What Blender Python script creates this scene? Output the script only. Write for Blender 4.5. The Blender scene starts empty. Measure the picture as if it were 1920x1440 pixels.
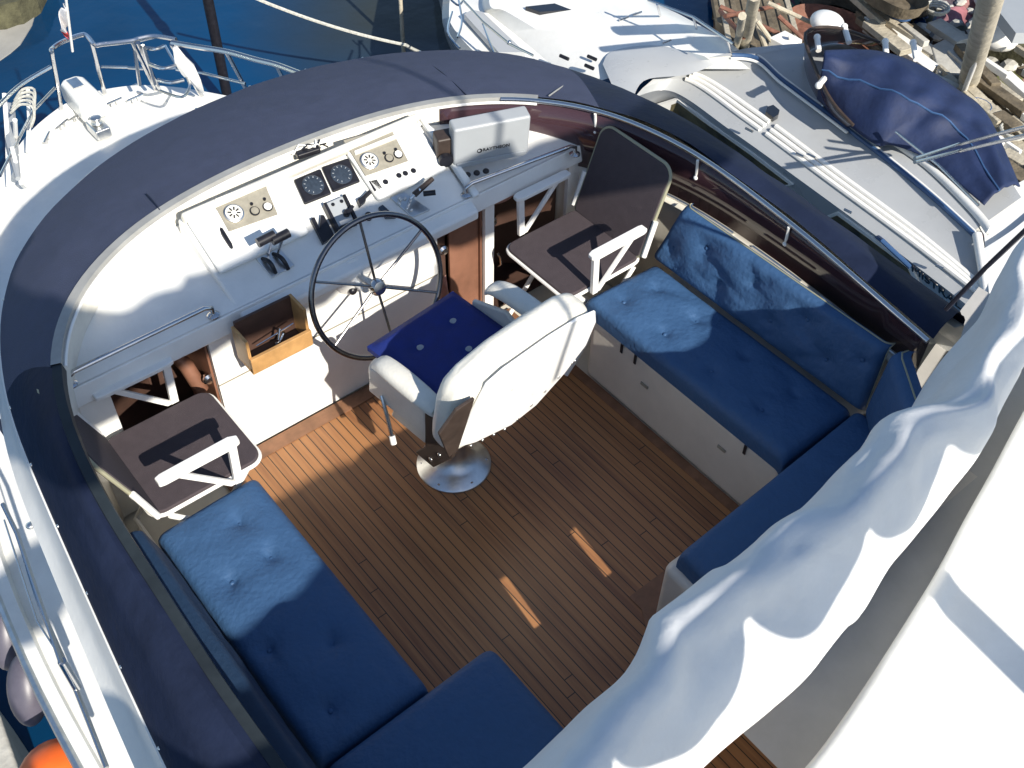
import bpy, bmesh, math, random
from mathutils import Vector, Matrix, noise
S=bpy.context.scene
COL=S.collection
R=math.radians
random.seed(7)
# ---------------------------------------------------------------- camera
F_PX=2040.67; CX,CY=960.,720.; HC=3.5
M=Matrix(((0.77530883,0.45572441,-0.43727735),(-0.63132439,0.57898792,-0.51594816),(0.01804813,0.67608302,0.73660438)))
cd=bpy.data.cameras.new('camera'); cam=bpy.data.objects.new('camera',cd); COL.objects.link(cam)
m4=M.to_4x4(); m4.translation=Vector((0,0,HC)); cam.matrix_world=m4
cd.sensor_width=36; cd.lens=36*F_PX/1920; cd.clip_start=.05; cd.clip_end=2000
S.camera=cam
# ---------------------------------------------------------------- world and sun
SUN=Vector((.035,.295,-.2)).normalized()
w=bpy.data.worlds.new('World'); S.world=w; w.use_nodes=True
nt=w.node_tree; bg=nt.nodes['Background']; sk=nt.nodes.new('ShaderNodeTexSky'); sk.sky_type='NISHITA'; sk.sun_disc=False
sk.sun_elevation=R(34); sk.sun_rotation=R(186); sk.air_density=1.0; sk.dust_density=.4; sk.ozone_density=1.6
nt.links.new(sk.outputs[0],bg.inputs[0]); bg.inputs[1].default_value=.10
ld=bpy.data.lights.new('sun','SUN'); ld.energy=4.6; ld.angle=R(.5); ld.color=(1,.93,.82)
lo=bpy.data.objects.new('sun',ld); COL.objects.link(lo); lo.rotation_euler=SUN.to_track_quat('-Z','Y').to_euler(); lo.location=(0,-5,8)
S.view_settings.view_transform='Standard'; S.view_settings.look='None'; S.view_settings.exposure=.7; S.view_settings.gamma=1
S.render.engine='CYCLES'
# ---------------------------------------------------------------- photogrammetry helpers: a pixel of the photo on a plane of the place
def ray(p): return M@Vector((p[0]-CX,-(p[1]-CY),-F_PX))
def P(px,py,z):
    d=ray((px,py)); return Vector((0,0,HC))+d*((z-HC)/d.z)
def PY(px,py,y):
    d=ray((px,py)); return Vector((0,0,HC))+d*(y/d.y)
def PX(px,py,x):
    d=ray((px,py)); return Vector((0,0,HC))+d*(x/d.x)
# ---------------------------------------------------------------- materials
def mat(name,col,rough=.5,metal=0,spec=.5,var=0,vscale=8,bump=0,bscale=40,coat=0,trans=0,ior=1.45,emit=None,alpha=1,var2=None):
    m=bpy.data.materials.new(name); m.use_nodes=True; t=m.node_tree; b=t.nodes['Principled BSDF']
    b.inputs['Base Color'].default_value=(*col,1); b.inputs['Roughness'].default_value=rough; b.inputs['Metallic'].default_value=metal
    b.inputs['Specular IOR Level'].default_value=spec; b.inputs['Coat Weight'].default_value=coat
    b.inputs['Transmission Weight'].default_value=trans; b.inputs['IOR'].default_value=ior; b.inputs['Alpha'].default_value=alpha
    tc=t.nodes.new('ShaderNodeTexCoord')
    if var:
        n=t.nodes.new('ShaderNodeTexNoise'); n.inputs['Scale'].default_value=vscale; n.inputs['Detail'].default_value=6; n.inputs['Roughness'].default_value=.65
        t.links.new(tc.outputs['Object'],n.inputs['Vector'])
        r=t.nodes.new('ShaderNodeValToRGB'); r.color_ramp.elements[0].position=.3; r.color_ramp.elements[1].position=.7
        a=[max(0,c*(1-var)) for c in col]; c2=var2 or [min(1,c*(1+var)) for c in col]
        r.color_ramp.elements[0].color=(*a,1); r.color_ramp.elements[1].color=(*c2,1)
        t.links.new(n.outputs['Fac'],r.inputs['Fac']); t.links.new(r.outputs['Color'],b.inputs['Base Color'])
        mr=t.nodes.new('ShaderNodeMapRange'); mr.inputs['To Min'].default_value=max(0,rough-.08); mr.inputs['To Max'].default_value=min(1,rough+.1)
        t.links.new(n.outputs['Fac'],mr.inputs['Value']); t.links.new(mr.outputs[0],b.inputs['Roughness'])
    if bump:
        n2=t.nodes.new('ShaderNodeTexNoise'); n2.inputs['Scale'].default_value=bscale; n2.inputs['Detail'].default_value=4
        t.links.new(tc.outputs['Object'],n2.inputs['Vector'])
        bp=t.nodes.new('ShaderNodeBump'); bp.inputs['Strength'].default_value=bump; bp.inputs['Distance'].default_value=.02
        t.links.new(n2.outputs['Fac'],bp.inputs['Height']); t.links.new(bp.outputs[0],b.inputs['Normal'])
    return m
MT={}
MT['gel']=mat('white_gelcoat',(.74,.74,.71),.3,var=.09,vscale=3.5,bump=.05,bscale=60)
MT['gelcream']=mat('cream_gelcoat',(.66,.63,.55),.4,var=.09,vscale=9)
MT['locker']=mat('locker_gelcoat',(.60,.56,.50),.4,var=.06,vscale=6,bump=.05,bscale=70)
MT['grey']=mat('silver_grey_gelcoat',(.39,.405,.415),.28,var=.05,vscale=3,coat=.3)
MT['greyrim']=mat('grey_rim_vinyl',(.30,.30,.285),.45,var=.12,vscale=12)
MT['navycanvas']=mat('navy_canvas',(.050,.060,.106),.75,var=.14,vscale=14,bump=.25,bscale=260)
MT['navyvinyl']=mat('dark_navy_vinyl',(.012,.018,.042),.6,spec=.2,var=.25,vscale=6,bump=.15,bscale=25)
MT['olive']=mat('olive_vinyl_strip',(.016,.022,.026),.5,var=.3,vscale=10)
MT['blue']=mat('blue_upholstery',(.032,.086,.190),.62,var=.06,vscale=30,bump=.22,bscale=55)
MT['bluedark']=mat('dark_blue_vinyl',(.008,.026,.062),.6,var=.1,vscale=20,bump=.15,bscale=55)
MT['bluecap']=mat('bright_navy_cushion',(.008,.022,.16),.7,var=.15,vscale=20,bump=.2,bscale=200)
MT['pipe']=mat('cream_piping',(.30,.29,.20),.5)
MT['brownfab']=mat('brown_mesh_fabric',(.056,.044,.050),.8,var=.12,vscale=30,bump=.3,bscale=300)
MT['cream']=mat('cream_vinyl',(.68,.66,.59),.35,var=.07,vscale=12,bump=.1,bscale=90)
MT['board']=mat('white_seatback_panel',(.82,.82,.80),.3,var=.02,vscale=10)
MT['white']=mat('white_enamel',(.80,.79,.75),.3,var=.05,vscale=18)
MT['steel']=mat('stainless_steel',(.62,.62,.62),.2,metal=1)
MT['darksteel']=mat('dark_chromed_steel',(.16,.16,.17),.22,metal=1)
MT['alu']=mat('aluminium',(.68,.68,.66),.3,metal=1,var=.12,vscale=25)
MT['black']=mat('black_plastic',(.012,.012,.016),.35,var=.3,vscale=30)
MT['dial']=mat('dark_dial_glass',(.03,.04,.055),.12,coat=.6,var=.3,vscale=60)
MT['panel']=mat('beige_instrument_plate',(.27,.25,.20),.5,var=.15,vscale=40)
MT['darkwood']=mat('dark_brown_locker_interior',(.065,.035,.026),.55,var=.3,vscale=9)
MT['midwood']=mat('reddish_brown_panel',(.20,.095,.06),.45,var=.25,vscale=7)
MT['tan']=mat('oak_drawer',(.42,.235,.09),.4,var=.25,vscale=14)
MT['leather']=mat('brown_leather',(.045,.032,.026),.5,var=.3,vscale=20)
MT['pink']=mat('pinkish_brown_cloth',(.42,.24,.20),.7,var=.25,vscale=14,bump=.5,bscale=40)
MT['coverwhite']=mat('white_canvas_cover',(.66,.67,.67),.6,var=.05,vscale=6,bump=.2,bscale=18)
MT['lightgrey']=mat('pale_grey_plastic',(.33,.35,.365),.35,var=.03,vscale=10)
MT['purple']=mat('fender_vinyl',(.085,.08,.105),.4,var=.15,vscale=12)
MT['orange']=mat('orange_buoy_vinyl',(.75,.13,.02),.35,var=.1,vscale=8)
MT['rope']=mat('grey_rope',(.42,.42,.38),.8,var=.3,vscale=50)
MT['wire']=mat('dark_wire',(.02,.018,.025),.4)
MT['flag']=mat('flag_cloth',(.72,.70,.70),.8,var=.1,vscale=20)
MT['red']=mat('red_cloth',(.45,.05,.05),.8)
MT['canopy']=mat('navy_canopy',(.010,.022,.072),.7,var=.25,vscale=4,bump=.3,bscale=14)
MT['rust']=mat('rusty_steel',(.17,.075,.05),.7,var=.5,vscale=6,bump=.6,bscale=20)
MT['timber']=mat('weathered_timber',(.40,.36,.28),.8,var=.3,vscale=7,bump=.5,bscale=30)
MT['darktimber']=mat('dark_timber',(.13,.105,.07),.8,var=.5,vscale=7,bump=.5,bscale=30)
MT['concrete']=mat('concrete',(.42,.41,.37),.85,var=.2,vscale=5,bump=.3,bscale=20)
MT['stripe']=mat('blue_hull_stripe',(.04,.09,.20),.35,var=.1,vscale=10)
MT['moss']=mat('mossy_grass',(.075,.072,.04),.9,var=.5,vscale=9,bump=.5,bscale=20)
MT['bluehull']=mat('faded_blue_hull',(.05,.13,.30),.4,var=.3,vscale=5)
def teak_mat(name,dirx=False,w=.037):
    m=bpy.data.materials.new(name); m.use_nodes=True; t=m.node_tree; b=t.nodes['Principled BSDF']; N=t.nodes.new; L=t.links.new
    tc=N('ShaderNodeTexCoord'); sp=N('ShaderNodeSeparateXYZ'); L(tc.outputs['Object'],sp.inputs[0])
    d=N('ShaderNodeMath'); d.operation='DIVIDE'; d.inputs[1].default_value=w; L(sp.outputs['Y' if dirx else 'X'],d.inputs[0])
    fr=N('ShaderNodeMath'); fr.operation='FRACT'; L(d.outputs[0],fr.inputs[0]); fl=N('ShaderNodeMath'); fl.operation='FLOOR'; L(d.outputs[0],fl.inputs[0])
    lt=N('ShaderNodeMath'); lt.operation='LESS_THAN'; lt.inputs[1].default_value=.105; L(fr.outputs[0],lt.inputs[0])
    wq=N('ShaderNodeTexWhiteNoise'); wq.noise_dimensions='1D'; L(fl.outputs[0],wq.inputs['W'])
    jb=N('ShaderNodeMath'); jb.operation='MULTIPLY_ADD'; jb.inputs[1].default_value=1.0; L(wq.outputs[0],jb.inputs[0]); dv=N('ShaderNodeMath'); dv.operation='DIVIDE'; dv.inputs[1].default_value=2.6; L(sp.outputs['X' if dirx else 'Y'],dv.inputs[0]); L(dv.outputs[0],jb.inputs[2])
    jf=N('ShaderNodeMath'); jf.operation='FRACT'; L(jb.outputs[0],jf.inputs[0]); jl=N('ShaderNodeMath'); jl.operation='LESS_THAN'; jl.inputs[1].default_value=.0014; L(jf.outputs[0],jl.inputs[0])
    mxl=N('ShaderNodeMath'); mxl.operation='MAXIMUM'; L(lt.outputs[0],mxl.inputs[0]); L(jl.outputs[0],mxl.inputs[1])
    wn=N('ShaderNodeTexWhiteNoise'); wn.noise_dimensions='1D'; L(fl.outputs[0],wn.inputs['W'])
    mp=N('ShaderNodeMapping'); mp.inputs['Scale'].default_value=(2,30,2) if dirx else (30,1.2,2); L(tc.outputs['Object'],mp.inputs[0])
    n=N('ShaderNodeTexNoise'); n.inputs['Scale'].default_value=1.6; n.inputs['Detail'].default_value=7; L(mp.outputs[0],n.inputs['Vector'])
    n3=N('ShaderNodeTexNoise'); n3.inputs['Scale'].default_value=2.4; n3.inputs['Detail'].default_value=3; L(tc.outputs['Object'],n3.inputs['Vector'])
    ad=N('ShaderNodeMath'); ad.operation='MULTIPLY_ADD'; ad.inputs[1].default_value=.35; L(wn.outputs[0],ad.inputs[0]); L(n.outputs['Fac'],ad.inputs[2])
    ad2=N('ShaderNodeMath'); ad2.operation='MULTIPLY_ADD'; ad2.inputs[1].default_value=.5; L(n3.outputs['Fac'],ad2.inputs[0]); L(ad.outputs[0],ad2.inputs[2])
    r=N('ShaderNodeValToRGB'); r.color_ramp.elements[0].position=.55; r.color_ramp.elements[1].position=1.25 if False else 1.0
    r.color_ramp.elements[0].color=(.165,.068,.032,1); r.color_ramp.elements[1].color=(.33,.155,.062,1); L(ad2.outputs[0],r.inputs[0])
    mx=N('ShaderNodeMix'); mx.data_type='RGBA'; L(mxl.outputs[0],mx.inputs[0]); L(r.outputs[0],mx.inputs[6]); mx.inputs[7].default_value=(.022,.016,.013,1)
    L(mx.outputs[2],b.inputs['Base Color']); b.inputs['Roughness'].default_value=.45
    bp=N('ShaderNodeBump'); bp.inputs['Strength'].default_value=.3; bp.inputs['Distance'].default_value=.004; L(n.outputs['Fac'],bp.inputs['Height']); L(bp.outputs[0],b.inputs['Normal'])
    return m
MT['teak']=teak_mat('teak_planks'); MT['teakmargin']=mat('teak_margin_board',(.20,.10,.055),.5,var=.3,vscale=12)
def glass_mat(name,col,alpha):
    m=mat(name,col,.08,coat=.5); m.node_tree.nodes['Principled BSDF'].inputs['Alpha'].default_value=alpha; return m
MT['smoked']=glass_mat('smoked_brown_acrylic',(.055,.028,.035),.86)
MT['darkglass']=mat('dark_hull_glass',(.012,.012,.010),.35,spec=.2,var=.6,vscale=4,var2=(.20,.17,.09))
MT['windowglass']=mat('dark_window',(.012,.014,.02),.08,coat=.6)
def water_mat():
    m=bpy.data.materials.new('harbour_water'); m.use_nodes=True; t=m.node_tree; b=t.nodes['Principled BSDF']; N=t.nodes.new; L=t.links.new
    tc=N('ShaderNodeTexCoord'); n0=N('ShaderNodeTexNoise'); n0.inputs['Scale'].default_value=.35; n0.inputs['Detail'].default_value=4; L(tc.outputs['Object'],n0.inputs['Vector'])
    r=N('ShaderNodeValToRGB'); r.color_ramp.elements[0].color=(.001,.024,.066,1); r.color_ramp.elements[1].color=(.002,.048,.135,1); r.color_ramp.elements[0].position=.35; r.color_ramp.elements[1].position=.7; L(n0.outputs['Fac'],r.inputs[0])
    sb=N('ShaderNodeVectorMath'); sb.operation='DISTANCE'; q=P(790,40,-2.2); sb.inputs[1].default_value=(q.x,q.y,-2.2); L(tc.outputs['Object'],sb.inputs[0])
    nd=N('ShaderNodeMath'); nd.operation='MULTIPLY_ADD'; nd.inputs[1].default_value=1.6; L(n0.outputs['Fac'],nd.inputs[0]); L(sb.outputs['Value'],nd.inputs[2])
    mr=N('ShaderNodeMapRange'); mr.inputs['From Min'].default_value=1.1; mr.inputs['From Max'].default_value=2.9; mr.inputs['To Min'].default_value=1; mr.inputs['To Max'].default_value=0; L(nd.outputs[0],mr.inputs['Value'])
    mxw=N('ShaderNodeMix'); mxw.data_type='RGBA'; L(mr.outputs[0],mxw.inputs[0]); L(r.outputs[0],mxw.inputs[6]); mxw.inputs[7].default_value=(.032,.036,.028,1); L(mxw.outputs[2],b.inputs['Base Color'])
    b.inputs['Roughness'].default_value=.06; b.inputs['IOR'].default_value=1.33
    n=N('ShaderNodeTexNoise'); n.inputs['Scale'].default_value=2.2; n.inputs['Detail'].default_value=4; L(tc.outputs['Object'],n.inputs['Vector'])
    bp=N('ShaderNodeBump'); bp.inputs['Strength'].default_value=.12; bp.inputs['Distance'].default_value=.1; L(n.outputs['Fac'],bp.inputs['Height']); L(bp.outputs[0],b.inputs['Normal'])
    return m
MT['water']=water_mat()
def shore_mat():
    m=bpy.data.materials.new('rubble_shore'); m.use_nodes=True; t=m.node_tree; b=t.nodes['Principled BSDF']; N=t.nodes.new; L=t.links.new
    tc=N('ShaderNodeTexCoord'); v=N('ShaderNodeTexVoronoi'); v.inputs['Scale'].default_value=3.2; L(tc.outputs['Object'],v.inputs['Vector'])
    n=N('ShaderNodeTexNoise'); n.inputs['Scale'].default_value=1.3; n.inputs['Detail'].default_value=8; L(tc.outputs['Object'],n.inputs['Vector'])
    r=N('ShaderNodeValToRGB'); cr=r.color_ramp; cr.elements[0].position=.36; cr.elements[0].color=(.05,.045,.03,1); cr.elements[1].position=.62; cr.elements[1].color=(.38,.34,.26,1)
    e=cr.elements.new(.5); e.color=(.16,.13,.08,1); L(n.outputs['Fac'],r.inputs[0])
    mx=N('ShaderNodeMix'); mx.data_type='RGBA'; mx.blend_type='MULTIPLY'; mx.inputs[0].default_value=.6; L(r.outputs[0],mx.inputs[6]); L(v.outputs['Color'],mx.inputs[7]); L(mx.outputs[2],b.inputs['Base Color'])
    b.inputs['Roughness'].default_value=.9
    bp=N('ShaderNodeBump'); bp.inputs['Strength'].default_value=1; bp.inputs['Distance'].default_value=.2; L(v.outputs['Distance'],bp.inputs['Height']); L(bp.outputs[0],b.inputs['Normal'])
    return m
MT['shore']=shore_mat()
# ---------------------------------------------------------------- mesh helpers
class B:
    def __init__(s): s.v=[]; s.f=[]
    def add(s,vs,fs,mt=None):
        k=len(s.v); s.v+= [ (mt@Vector(q)) if mt else Vector(q) for q in vs]; s.f+=[tuple(i+k for i in f) for f in fs]; return s
    def box(s,x0,x1,y0,y1,z0,z1,mt=None):
        vs=[(x0,y0,z0),(x1,y0,z0),(x1,y1,z0),(x0,y1,z0),(x0,y0,z1),(x1,y0,z1),(x1,y1,z1),(x0,y1,z1)]
        return s.add(vs,[(0,3,2,1),(4,5,6,7),(0,1,5,4),(1,2,6,5),(2,3,7,6),(3,0,4,7)],mt)
    def prism(s,poly,a,b,axis='z',mt=None):
        n=len(poly)
        def mk(p,h): return {'z':(p[0],p[1],h),'x':(h,p[0],p[1]),'y':(p[0],h,p[1])}[axis]
        vs=[mk(p,a) for p in poly]+[mk(p,b) for p in poly]
        return s.add(vs,[tuple(range(n))[::-1],tuple(range(n,2*n))]+[(i,(i+1)%n,n+(i+1)%n,n+i) for i in range(n)],mt)
    def loft(s,rows,closed=False,caps=False,mt=None):
        n=len(rows[0]); vs=[q for r in rows for q in r]; fs=[]
        for i in range(len(rows)-1):
            for j in range(n if closed else n-1):
                a=i*n+j; b=i*n+(j+1)%n; fs.append((a,b,b+n,a+n))
        if caps: fs+= [tuple(range(n))[::-1], tuple(range((len(rows)-1)*n,len(rows)*n))]
        return s.add(vs,fs,mt)
    def tube(s,pts,r,n=8,closed=False,mt=None,caps=True):
        pts=[Vector(p) for p in pts]; m=len(pts); rows=[]; up=None
        for i,p in enumerate(pts):
            if closed: t=(pts[(i+1)%m]-pts[i-1]).normalized()
            else: t=(pts[min(i+1,m-1)]-pts[max(i-1,0)]).normalized()
            if up is None:
                up=Vector((0,0,1)) if abs(t.z)<.9 else Vector((1,0,0))
            a=(up-t*up.dot(t)); a=a.normalized() if a.length>1e-6 else Vector((1,0,0)); up=a; b=t.cross(a)
            rr=r[i] if isinstance(r,(list,tuple)) else r
            rows.append([p+a*math.cos(2*math.pi*k/n)*rr+b*math.sin(2*math.pi*k/n)*rr for k in range(n)])
        if closed: rows.append(rows[0])
        return s.loft(rows,True,caps and not closed,mt)
    def lathe(s,prof,n=32,c=(0,0,0),mt=None):
        c=Vector(c); rows=[[c+Vector((r*math.cos(2*math.pi*k/n),r*math.sin(2*math.pi*k/n),z)) for k in range(n)] for r,z in prof]
        return s.loft(rows,True,True,mt)
    def grid(s,fn,nu,nv,mt=None):
        return s.loft([[fn(i/nu,j/nv) for j in range(nv+1)] for i in range(nu+1)],mt=mt)
    def sphere(s,c,rx,ry,rz,n=16,m=10,mt=None):
        c=Vector(c); rows=[]
        for i in range(m+1):
            a=math.pi*(i/m)*.9998+.0001-math.pi/2
            rows.append([c+Vector((rx*math.cos(a)*math.cos(2*math.pi*k/n),ry*math.cos(a)*math.sin(2*math.pi*k/n),rz*math.sin(a))) for k in range(n)])
        return s.loft(rows,True,True,mt)
    def build(s,name,m,parent=None,bev=0,seg=2,smooth=False,sub=0,solid=0,ang=40,label=None):
        me=bpy.data.meshes.new(name); me.from_pydata([tuple(v) for v in s.v],[],s.f); me.update()
        bm=bmesh.new(); bm.from_mesh(me); bmesh.ops.remove_doubles(bm,verts=bm.verts,dist=1e-5); bmesh.ops.recalc_face_normals(bm,faces=bm.faces)
        bm.to_mesh(me); bm.free()
        o=bpy.data.objects.new(name,me); COL.objects.link(o); me.materials.append(MT[m] if isinstance(m,str) else m)
        if smooth or bev:
            for p in me.polygons: p.use_smooth=True
        if solid: md=o.modifiers.new('s','SOLIDIFY'); md.thickness=solid; md.offset=0
        if bev: md=o.modifiers.new('b','BEVEL'); md.width=bev; md.segments=seg; md.limit_method='ANGLE'; md.angle_limit=R(35); md.harden_normals=True
        if sub: md=o.modifiers.new('u','SUBSURF'); md.levels=sub; md.render_levels=sub
        if smooth and not bev and not sub: me.set_sharp_from_angle(angle=R(ang))
        if parent is not None:
            o.parent=parent; o.matrix_parent_inverse=Matrix.Identity(4)
        if label: o['label']=label
        return o
def tag(o,label,cat,group=None):
    o['label']=label; o['category']=cat
    if group: o['group']=group
    return o
def thing(name,label,cat,loc=(0,0,0),rz=0,group=None):
    o=bpy.data.objects.new(name,None); COL.objects.link(o); o.location=loc; o.rotation_euler=(0,0,rz); o.empty_display_size=.1
    return tag(o,label,cat,group)
def struct(o): o['kind']='structure'; return o
def dup(o,loc=None,rz=None,label=None,scale=None,parent=None):
    c=o.copy(); COL.objects.link(c)
    if parent is not None: c.parent=parent
    if loc is not None: c.location=loc
    if rz is not None: c.rotation_euler=(0,0,rz)
    if scale is not None: c.scale=scale
    if label: c['label']=label
    for ch in list(o.children): dup(ch,parent=c)
    return c
def interp(pts,t):
    # Catmull-Rom through pts, t in 0..1
    n=len(pts)-1; x=t*n; i=min(int(x),n-1); f=x-i
    p=[Vector(pts[max(0,min(n,i+k))]) for k in (-1,0,1,2)]
    return .5*((2*p[1])+(p[2]-p[0])*f+(2*p[0]-5*p[1]+4*p[2]-p[3])*f*f+(3*p[1]-p[0]-3*p[2]+p[3])*f**3)
def curve(pts,n): return [interp(pts,i/n) for i in range(n+1)]
def nz(p,s=1,seed=0): return noise.noise(Vector((p[0]*s+seed*7.3,p[1]*s-seed*3.1,p[2]*s+seed)))
def text_mesh(txt,size,parent,mt,m,name='lettering',depth=.0015,bold=0):
    c=bpy.data.curves.new(name,'FONT'); c.body=txt; c.size=size; c.extrude=depth; c.align_x='CENTER'; c.align_y='CENTER'; c.offset=bold
    o=bpy.data.objects.new(name,c); COL.objects.link(o); bpy.context.view_layer.update()
    me=bpy.data.meshes.new_from_object(o.evaluated_get(bpy.context.evaluated_depsgraph_get())); bpy.data.objects.remove(o)
    me.transform(mt); me.materials.clear(); me.materials.append(MT[m]); q=bpy.data.objects.new(name,me); COL.objects.link(q); q.parent=parent
    return q
def frame(o,x,y):
    x=Vector(x).normalized(); y=Vector(y); y=(y-x*y.dot(x)).normalized(); z=x.cross(y)
    m=Matrix((x,y,z)).transposed().to_4x4(); m.translation=Vector(o); return m

# ================================================================ SETTING: water, shallows, shore
o=B().add([(-60,-60,-2.2),(300,-60,-2.2),(300,300,-2.2),(-60,300,-2.2)],[(0,1,2,3)]).build('water','water'); struct(o)
MT['sandy']=mat('pale_shallow_silt',(.34,.33,.30),.3,var=.2,vscale=1.2)
sh=[P(-600,-260,-2.19),P(-300,420,-2.19),P(0,112,-2.19),P(20,98,-2.19),P(38,82,-2.19),P(48,66,-2.19),P(60,46,-2.19),P(66,25,-2.19),P(62,0,-2.19),P(52,-60,-2.19),P(70,-260,-2.19)]
o=B().prism([(q.x,q.y) for q in sh],-2.25,-2.19).build('shallows','sandy'); struct(o)
bank=[P(-60,26,-2.0),P(0,22,-2.0),P(22,14,-2.0),P(34,12,-2.0),P(52,0,-2.0),P(66,-10,-2.0),P(90,-60,-2.0),P(-60,-120,-2)]
o=B().prism([(q.x,q.y) for q in bank],-2.3,-1.95).build('grassy_bank','moss'); struct(o)
# rubble shore at upper right, an uneven sheet
def shore_fn(u,v):
    a=P(1330+u*760,-90+u*40,-2.1); b=P(1345+u*700,150+u*420,-2.1); q=a.lerp(b,v)
    q.z=-2.12+.20*nz(q,1.1,3)+.16*abs(nz(q,3.1,5))+.10*nz(q,7,2); return q
o=B().grid(shore_fn,110,70).build('rubble_shore','shore',smooth=True,ang=180); struct(o)

# ================================================================ OUR YACHT
yacht=thing('motor_yacht','large white motor yacht seen from above, open flybridge with teak floor and blue seats','yacht')
ZR=.93
def zrim(y): return .93-.13*max(0,min(1,(2.6-y)/1.5))
def PR_(px,py):
    z=.9
    for _ in range(6): q=P(px,py,z); z=zrim(q.y)
    return P(px,py,z)
RIM=[PR_(*q) for q in ((640,1600),(540,1440),(420,1280),(320,1120),(240,1000),(170,880),(126,770),(110,690),(118,620),(150,545),(200,485),(270,422),(340,378),(410,340),(490,302),(570,269),(660,236),(760,206),(870,188),(960,184),(1050,192),(1140,211),(1220,243),(1300,284),(1370,332),(1440,386),(1510,441),(1580,500),(1660,571),(1740,640))]
OUT=[(.06,.55),(.07,1.1),(.10,1.58),(.15,2.08),(.2,2.54),(.265,3.05),(.36,3.37),(.50,3.66),(.68,3.88),(.88,4.02),(1.11,4.15),(1.5,4.26),(1.85,4.30),(2.21,4.27),(2.72,4.10),(3.10,3.80),(3.29,3.42),(3.33,3.0),(3.33,2.5),(3.32,2.0),(3.31,1.7),(3.30,1.4),(3.29,1.2)]
OUT=[Vector((x,y,.60)) for x,y in OUT]
def resample(pts,n,sm=14):
    c=curve(pts,400); L=[0]
    for a,b_ in zip(c[:-1],c[1:]): L.append(L[-1]+(b_-a).length)
    out=[]; k=0
    for i in range(n+1):
        d=L[-1]*i/n
        while k<len(L)-2 and L[k+1]<d: k+=1
        out.append(c[k].lerp(c[k+1],(d-L[k])/max(1e-9,L[k+1]-L[k])))
    for _ in range(sm):
        out=[out[0]]+[out[i]*.5+(out[i-1]+out[i+1])*.25 for i in range(1,n)]+[out[-1]]
    return out
rimc=resample(RIM,120); outc=resample(OUT,120)
def ring(d,z,src=None):
    rel=src is None; src=src or rimc; r=[]
    for i,p in enumerate(src):
        t=(src[min(i+1,len(src)-1)]-src[max(i-1,0)]).normalized(); n=Vector((-t.y,t.x,0)); r.append(Vector((p.x+n.x*d,p.y+n.y*d,(p.z+z-ZR if z>.84 else z) if rel else z)))
    return r
# floor
b=B().box(.86,2.34,-.4,2.82,-.04,0); b.build('teak_floor','teak',yacht)
B().box(.86,2.34,2.76,2.83,.0,.004).box(.83,.875,1.3,2.83,.0,.004).box(2.325,2.37,1.3,2.83,0,.004).build('floor_margin','teakmargin',yacht)
B().prism([(1.74,1.35),(2.36,1.35),(2.36,1.24),(1.74,1.24)],0,.005).prism([(1.60,1.05),(1.75,1.30),(1.80,1.30),(1.74,1.0)],0,.004).build('floor_threshold','teakmargin',yacht)
B().prism([(.2,.3),(.86,.3),(.86,3.3),(.3,3.3)],-.05,-.01).prism([(2.34,.3),(3.2,.3),(3.2,3.3),(2.34,3.3)],-.05,-.01).build('deck_moulding','gelcream',yacht)
# coaming inner wall (white below the rim)
na=len(rimc); isb=next(i for i,p in enumerate(rimc) if p.x>2.30)
def cut(r,a,b_): return r[a:b_]
B().loft([cut(ring(.03,.0),0,isb),cut(ring(.03,.60),0,isb),cut(ring(.01,ZR-.02),0,isb)]).build('coaming_liner','gelcream',yacht,smooth=True,solid=.006)
B().loft([cut(ring(.02,.0),isb-1,na),cut(ring(.02,.55),isb-1,na),cut(ring(.012,.645),isb-1,na)]).build('coaming_liner','gelcream',yacht,smooth=True,solid=.006)
# lockers under seats
def locker(x0,x1,y0,y1,name,rnd):
    b=B(); b.box(x0,x1,y0,y1,.0,.36); return b.build(name,'locker',yacht,bev=rnd,seg=4)
locker(2.365,2.95,1.24,2.30,'seat_locker',.035)
locker(.28,.822,1.0,2.37,'seat_locker',.03)
locker(.28,1.07,.3,1.30,'seat_locker',.03)
locker(1.74,2.95,.75,1.235,'seat_locker',.035)
# small dark hinge slits on the starboard locker
for y in (2.1,2.02,1.42):
    B().box(2.3605,2.3645,y-.006,y+.006,.30,.355).build('locker_latch','black',yacht)
for y,z in ((1.95,.23),(1.52,.235)):
    B().box(2.358,2.3645,y-.02,y+.02,z-.006,z+.006).build('locker_latch','panel',yacht)
# outer moulding of the flybridge, down to side decks and foredeck
o1=ring(.012,.585,outc); o2=ring(.05,.30,outc)
def off(r,dx,z,f=0): 
    out=[]
    for p in r:
        yy=p.y
        k=max(0,min(1,(yy-2.9)/1.3))
        out.append(Vector((1.72+(p.x-1.72)*(1+dx/1.6*(1-.3*k)),yy+f*k,z)))
    return out
B().loft([ring(-.06,.61,outc),o1,ring(.03,.50,outc),ring(.05,.45,outc),off(outc,.085,.41,.10),off(outc,.07,.30,.32),off(outc,-.03,.08,.70),off(outc,-.20,-.30,1.12),off(outc,-.24,-.60,1.45)]).build('flybridge_moulding','gel',yacht,smooth=True,ang=30)
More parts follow.
